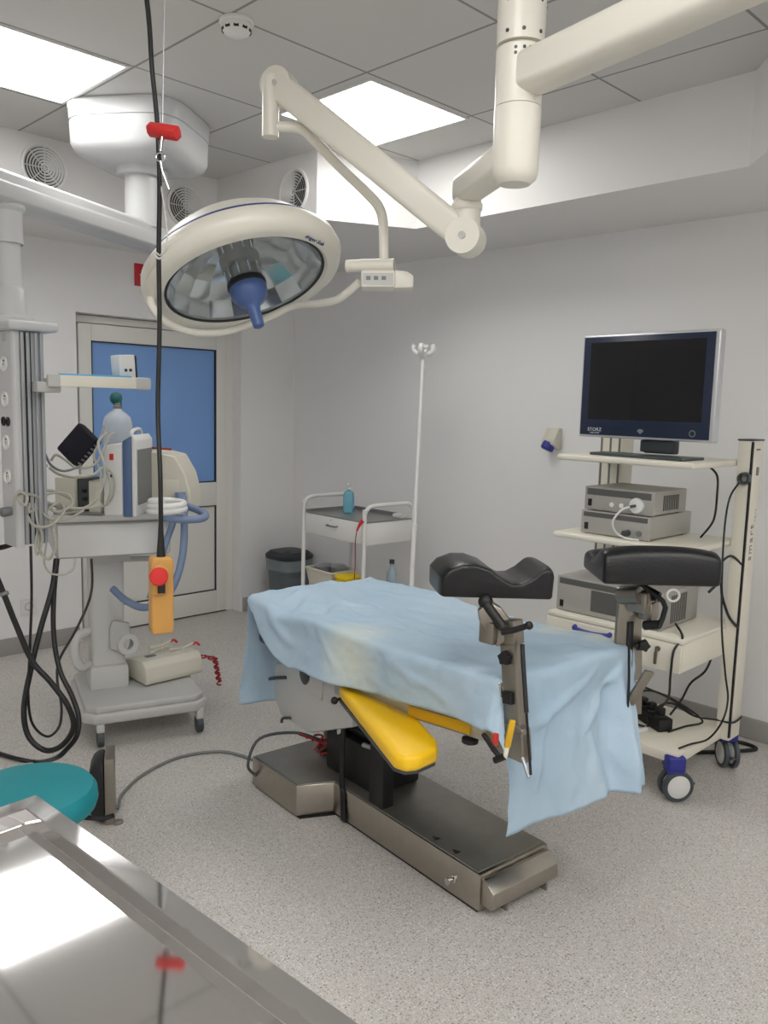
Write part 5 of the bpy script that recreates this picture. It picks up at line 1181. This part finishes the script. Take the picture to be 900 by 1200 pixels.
glead('grey lead hanging lowest below the drawer box', [(56, 610, 3.15), (54, 640, 3.12), (52, 660, 3.12), (60, 672, 3.13), (75, 673, 3.15), (86, 667, 3.18), (88, 655, 3.2)], .004)
glead('grey lead hooked over the column plug', [(17, 594, 2.98), (18, 582, 2.97), (24, 576, 2.97), (32, 582, 2.99), (29, 592, 2.98), (20, 580, 2.98), (38, 580, 3.05), (60, 590, 3.15), (90, 596, 3.25), (120, 592, 3.3)])
glead('grey lead arching over the dark slot of the module', [(60, 540, 3.3), (66, 533, 3.3), (78, 540, 3.32), (90, 548, 3.35), (110, 545, 3.38), (120, 530, 3.4), (128, 512, 3.45), (134, 508, 3.5)])
glead('grey lead strung from the module across to the monitor side', [(58, 548, 3.3), (70, 556, 3.3), (90, 559, 3.32), (110, 556, 3.36), (121, 548, 3.4), (128, 560, 3.42), (130, 575, 3.42), (125, 592, 3.42)], .006)
glead('dark lead curling up from the column rail', [(46, 518, 3.1), (52, 530, 3.15), (60, 545, 3.2), (75, 552, 3.25), (95, 546, 3.3)], .005, 'mgrey')
glead('thin grey lead wound around the middle of the tangle', [(50, 590, 3.14), (66, 600, 3.14), (84, 592, 3.18), (80, 580, 3.2), (60, 578, 3.18), (46, 588, 3.12), (55, 606, 3.1), (78, 608, 3.14), (98, 598, 3.2)], .0045)
glead('grey lead falling from the cuff loops behind the arch', [(116, 520, 3.42), (110, 535, 3.4), (118, 555, 3.38), (114, 580, 3.34), (100, 595, 3.3), (70, 602, 3.2), (56, 592, 3.18)], .005)
glead('grey lead drooping between column rail and drawer front', [(40, 585, 3.08), (44, 612, 3.08), (50, 630, 3.08), (44, 650, 3.08), (42, 632, 3.09), (54, 600, 3.12), (70, 588, 3.16)], .0045)
glead('grey lead pressed against the monitor side, ending at its foot', [(122, 500, 3.44), (116, 520, 3.43), (122, 545, 3.43), (132, 556, 3.43), (134, 575, 3.43), (127, 590, 3.43), (110, 597, 3.4)], .0045)
HG = 'black hoses hanging below the pendant column'
def bhose(label, pts, r):
    bm = B(); tube(bm, [p if isinstance(p, Vector) else spot(*p) for p in pts], r, seg=10, res=7); return solo('supply_hose', label, 'hose', bm, M['blackc'], HG)
bhose('thick black hose crossing itself and rising to the picture edge', [(66, 655, 3.22), (61, 690, 3.18), (48, 735, 3.14), (36, 785, 3.1), (28, 830, 3.08), (33, 862, 3.08), (52, 879, 3.08), (72, 874, 3.06), (86, 853, 3.05), (80, 828, 3.04), (60, 800, 3.03), (38, 775, 3.02), (20, 735, 3.0), (6, 700, 2.98), (-12, 655, 2.96), (-24, 610, 2.98), V((cx0-.02, cyf+.20, cbot-.02)), V((cx0+.03, cyf+.11, cbot+.004))], .0105)
bhose('thick black hose running down to the floor behind the teal stool', [(67, 655, 3.22), (63, 700, 3.2), (63, 745, 3.18), (70, 785, 3.16), (84, 815, 3.14), (92, 840, 3.12), (90, 862, 3.1), (78, 878, 3.1), (66, 888, 3.14), on_floor(46, 893, .012), on_floor(24, 890, .012), on_floor(2, 884, .012), on_floor(-25, 874, .012)], .0095)
bhose('thin black cable hanging straight down and looping up under the drawer box', [(36, 640, 3.08), (37, 700, 3.08), (35, 760, 3.08), (33, 815, 3.1), (38, 848, 3.12), (55, 863, 3.15), (69, 852, 3.18), (72, 828, 3.2), (67, 795, 3.22), (70, 772, 3.25), (88, 740, 3.3), (103, 708, 3.35), (108, 685, 3.38), (107, 655, 3.4)], .005)
bm = B(); T = frame_to(spot(0, 686, 2.98)-spot(8, 702, 2.98), spot(5, 696, 2.98)); lathe(bm, [(.0, -.006), (.0155, -.006), (.0155, .006), (0, .006)], T, 18); box(bm, (.016, 0, 0), (.03, .008, .012), T, bev=.002); solo('hose_clip', 'small grey clip on the thick black hose at the picture edge', 'clip', bm, M['mgrey'])

# ================================================================== teal stool, foot switch, floor lead
sp0 = V((.845, 2.22, 0)); stl = thing('stool', 'round teal padded stool behind the steel table', 'stool', sp0)
T = Matrix.Translation(sp0)
bm = B(); lathe(bm, [(0, .405), (.165, .405), (.178, .412), (.184, .43), (.182, .455), (.170, .472), (.13, .481), (.06, .484), (0, .485)], T, 56); part(stl, 'seat', bm, M['teal'])
bm = B(); lathe(bm, [(0, .392), (.15, .392), (.155, .404), (0, .404)], T, 40); part(stl, 'seat_plate', bm, M['black'])
bm = B(); lathe(bm, [(0, .09), (.026, .09), (.026, .26), (.018, .262), (.018, .393), (0, .393)], T, 24); part(stl, 'gas_column', bm, M['chrome'])
for k in range(5):
    a = k*2*PI/5+.2; u = V((math.cos(a), math.sin(a), 0))
    bm = B(); tube(bm, [sp0+V((0, 0, .105)), sp0+u*.1+V((0, 0, .1)), sp0+u*.23+V((0, 0, .075))], lambda t: .02-.006*t, seg=10); lg = part(stl, 'leg', bm, M['chrome'])
    bm = B(); c0 = sp0+u*.23+V((0, 0, .0255)); s_ = V((-u.y, u.x, 0)); cyl(bm, c0-s_*.02, c0+s_*.02, .0255, seg=20); cyl(bm, c0, c0+V((0, 0, .05)), .008); part(lg, 'caster', bm, M['black'], 'black caster')
bm = B(); tube(bm, [sp0+RT0*.12+V((0, 0, .395)), sp0+RT0*.20+V((0, 0, .39)), sp0+RT0*.235+V((0, 0, .40))], .007); part(stl, 'height_lever', bm, M['black'], 'black height lever')
f0 = V((1.345, 2.764, 0)); FT = Matrix.Translation(f0) @ Matrix.Rotation(YAW-PI/2+.28, 4, 'Z')
fs = thing('foot_switch', 'black foot switch stood on edge against its steel plate beside the stool', 'foot switch', f0)
bm = B(); bx(bm, -.012, .022, -.06, .075, 0, .252, FT, bev=.003); part(fs, 'base_plate', bm, M['steelp'], 'steel base plate')
bm = B(); prism(bm, [(-.013, .012), (-.052, .02), (-.062, .05), (-.06, .16), (-.066, .20), (-.052, .232), (-.03, .245), (-.013, .245)], -.065, .06, FT @ Matrix.Rotation(PI/2, 4, 'X'), bev=.008); part(fs, 'pedal', bm, M['black'], 'black pedal')
bm = B()
for k in range(5): bx(bm, -.067, -.056, -.05, .05, .06+.024*k, .072+.024*k, FT, bev=.003)
part(fs, 'pedal_ribs', bm, M['blackg'])
bm = B(); lathe(bm, [(0, 0), (.018, 0), (.018, .008), (.008, .012), (0, .012)], FT @ Matrix.Translation((.034, -.05, .0005)), 18); part(fs, 'plate_foot', bm, M['steeld'])
bm = B(); tube(bm, [V((1.372, 2.772, .03)), V((1.40, 2.80, .012)), V((1.461, 2.89, .007)), V((1.60, 2.99, .007)), V((1.765, 3.043, .007)), V((1.88, 3.03, .007)), V((1.979, 2.973, .007)), V((2.02, 2.88, .007)), V((2.04, 2.78, .007)), V((2.10, 2.70, .007)), V((2.2, 2.66, .007))], .0065); solo('switch_lead', 'grey lead across the floor from foot switch to operating table base', 'cable', bm, M['mgrey'])

# ================================================================== polished steel table in front
C0 = V((.352, .900, 0)); ST = Matrix.Translation(C0) @ Matrix.Rotation(math.atan2(-.059, -.998), 4, 'Z')   # local x runs along the far edge, y along the near end
st = thing('steel_table', 'polished stainless steel table with a raised rim', 'table', C0+V((-.45, -.33, 0)))
LW, LD = .95, .68
prof = [(.0, 1.04), (.0, 1.102), (.0012, 1.1032), (.0225, 1.1034), (.0238, 1.1024), (.0250, 1.0882), (.0258, 1.0872)]
bm = B(); loops = []
for d_, z_ in prof:
    loops.append([bm.verts.new(ST @ V(p)) for p in ((d_, d_, z_), (LW-d_, d_, z_), (LW-d_, LD-d_, z_), (d_, LD-d_, z_))])
for a, b2 in zip(loops[:-1], loops[1:]):
    for k in range(4): bm.faces.new((a[k], a[(k+1) % 4], b2[(k+1) % 4], b2[k]))
bm.faces.new(loops[-1])
for f in bm.faces: f.normal_update()
tp_ = part(st, 'table_top', bm, M['mirror'], angle=12)
for p_ in tp_.data.polygons: p_.use_smooth = False
bm = B(); bx(bm, .01, LW-.01, .01, LD-.01, 1.045, 1.052, ST); part(tp_, 'underside', bm, M['steel'])
for (x, y) in ((.06, .06), (LW-.06, .06), (.06, LD-.06), (LW-.06, LD-.06)):
    bm = B(); cyl(bm, ST @ V((x, y, .02)), ST @ V((x, y, 1.046)), .017); lg = part(st, 'leg', bm, M['steel'])
    bm = B(); cyl(bm, ST @ V((x, y, 0)), ST @ V((x, y, .022)), .02); part(lg, 'rubber_foot', bm, M['black'])
bm = B(); bx(bm, .05, LW-.05, .05, LD-.05, .30, .32, ST, bev=.003); part(st, 'lower_shelf', bm, M['steel'])

# ================================================================== daylight-free room: only the ceiling panels light it
wd = bpy.data.worlds.new('world'); sc.world = wd; wd.use_nodes = True
wd.node_tree.nodes['Background'].inputs[0].default_value = (.0, .0, .0, 1)
sc.view_settings.view_transform = 'Standard'; sc.view_settings.look = 'None'
sc.view_settings.exposure = .5; sc.view_settings.gamma = 1.0; sc.view_settings.use_curve_mapping = False
sc.cycles.max_bounces = 10; sc.cycles.diffuse_bounces = 6; sc.cycles.transparent_max_bounces = 12
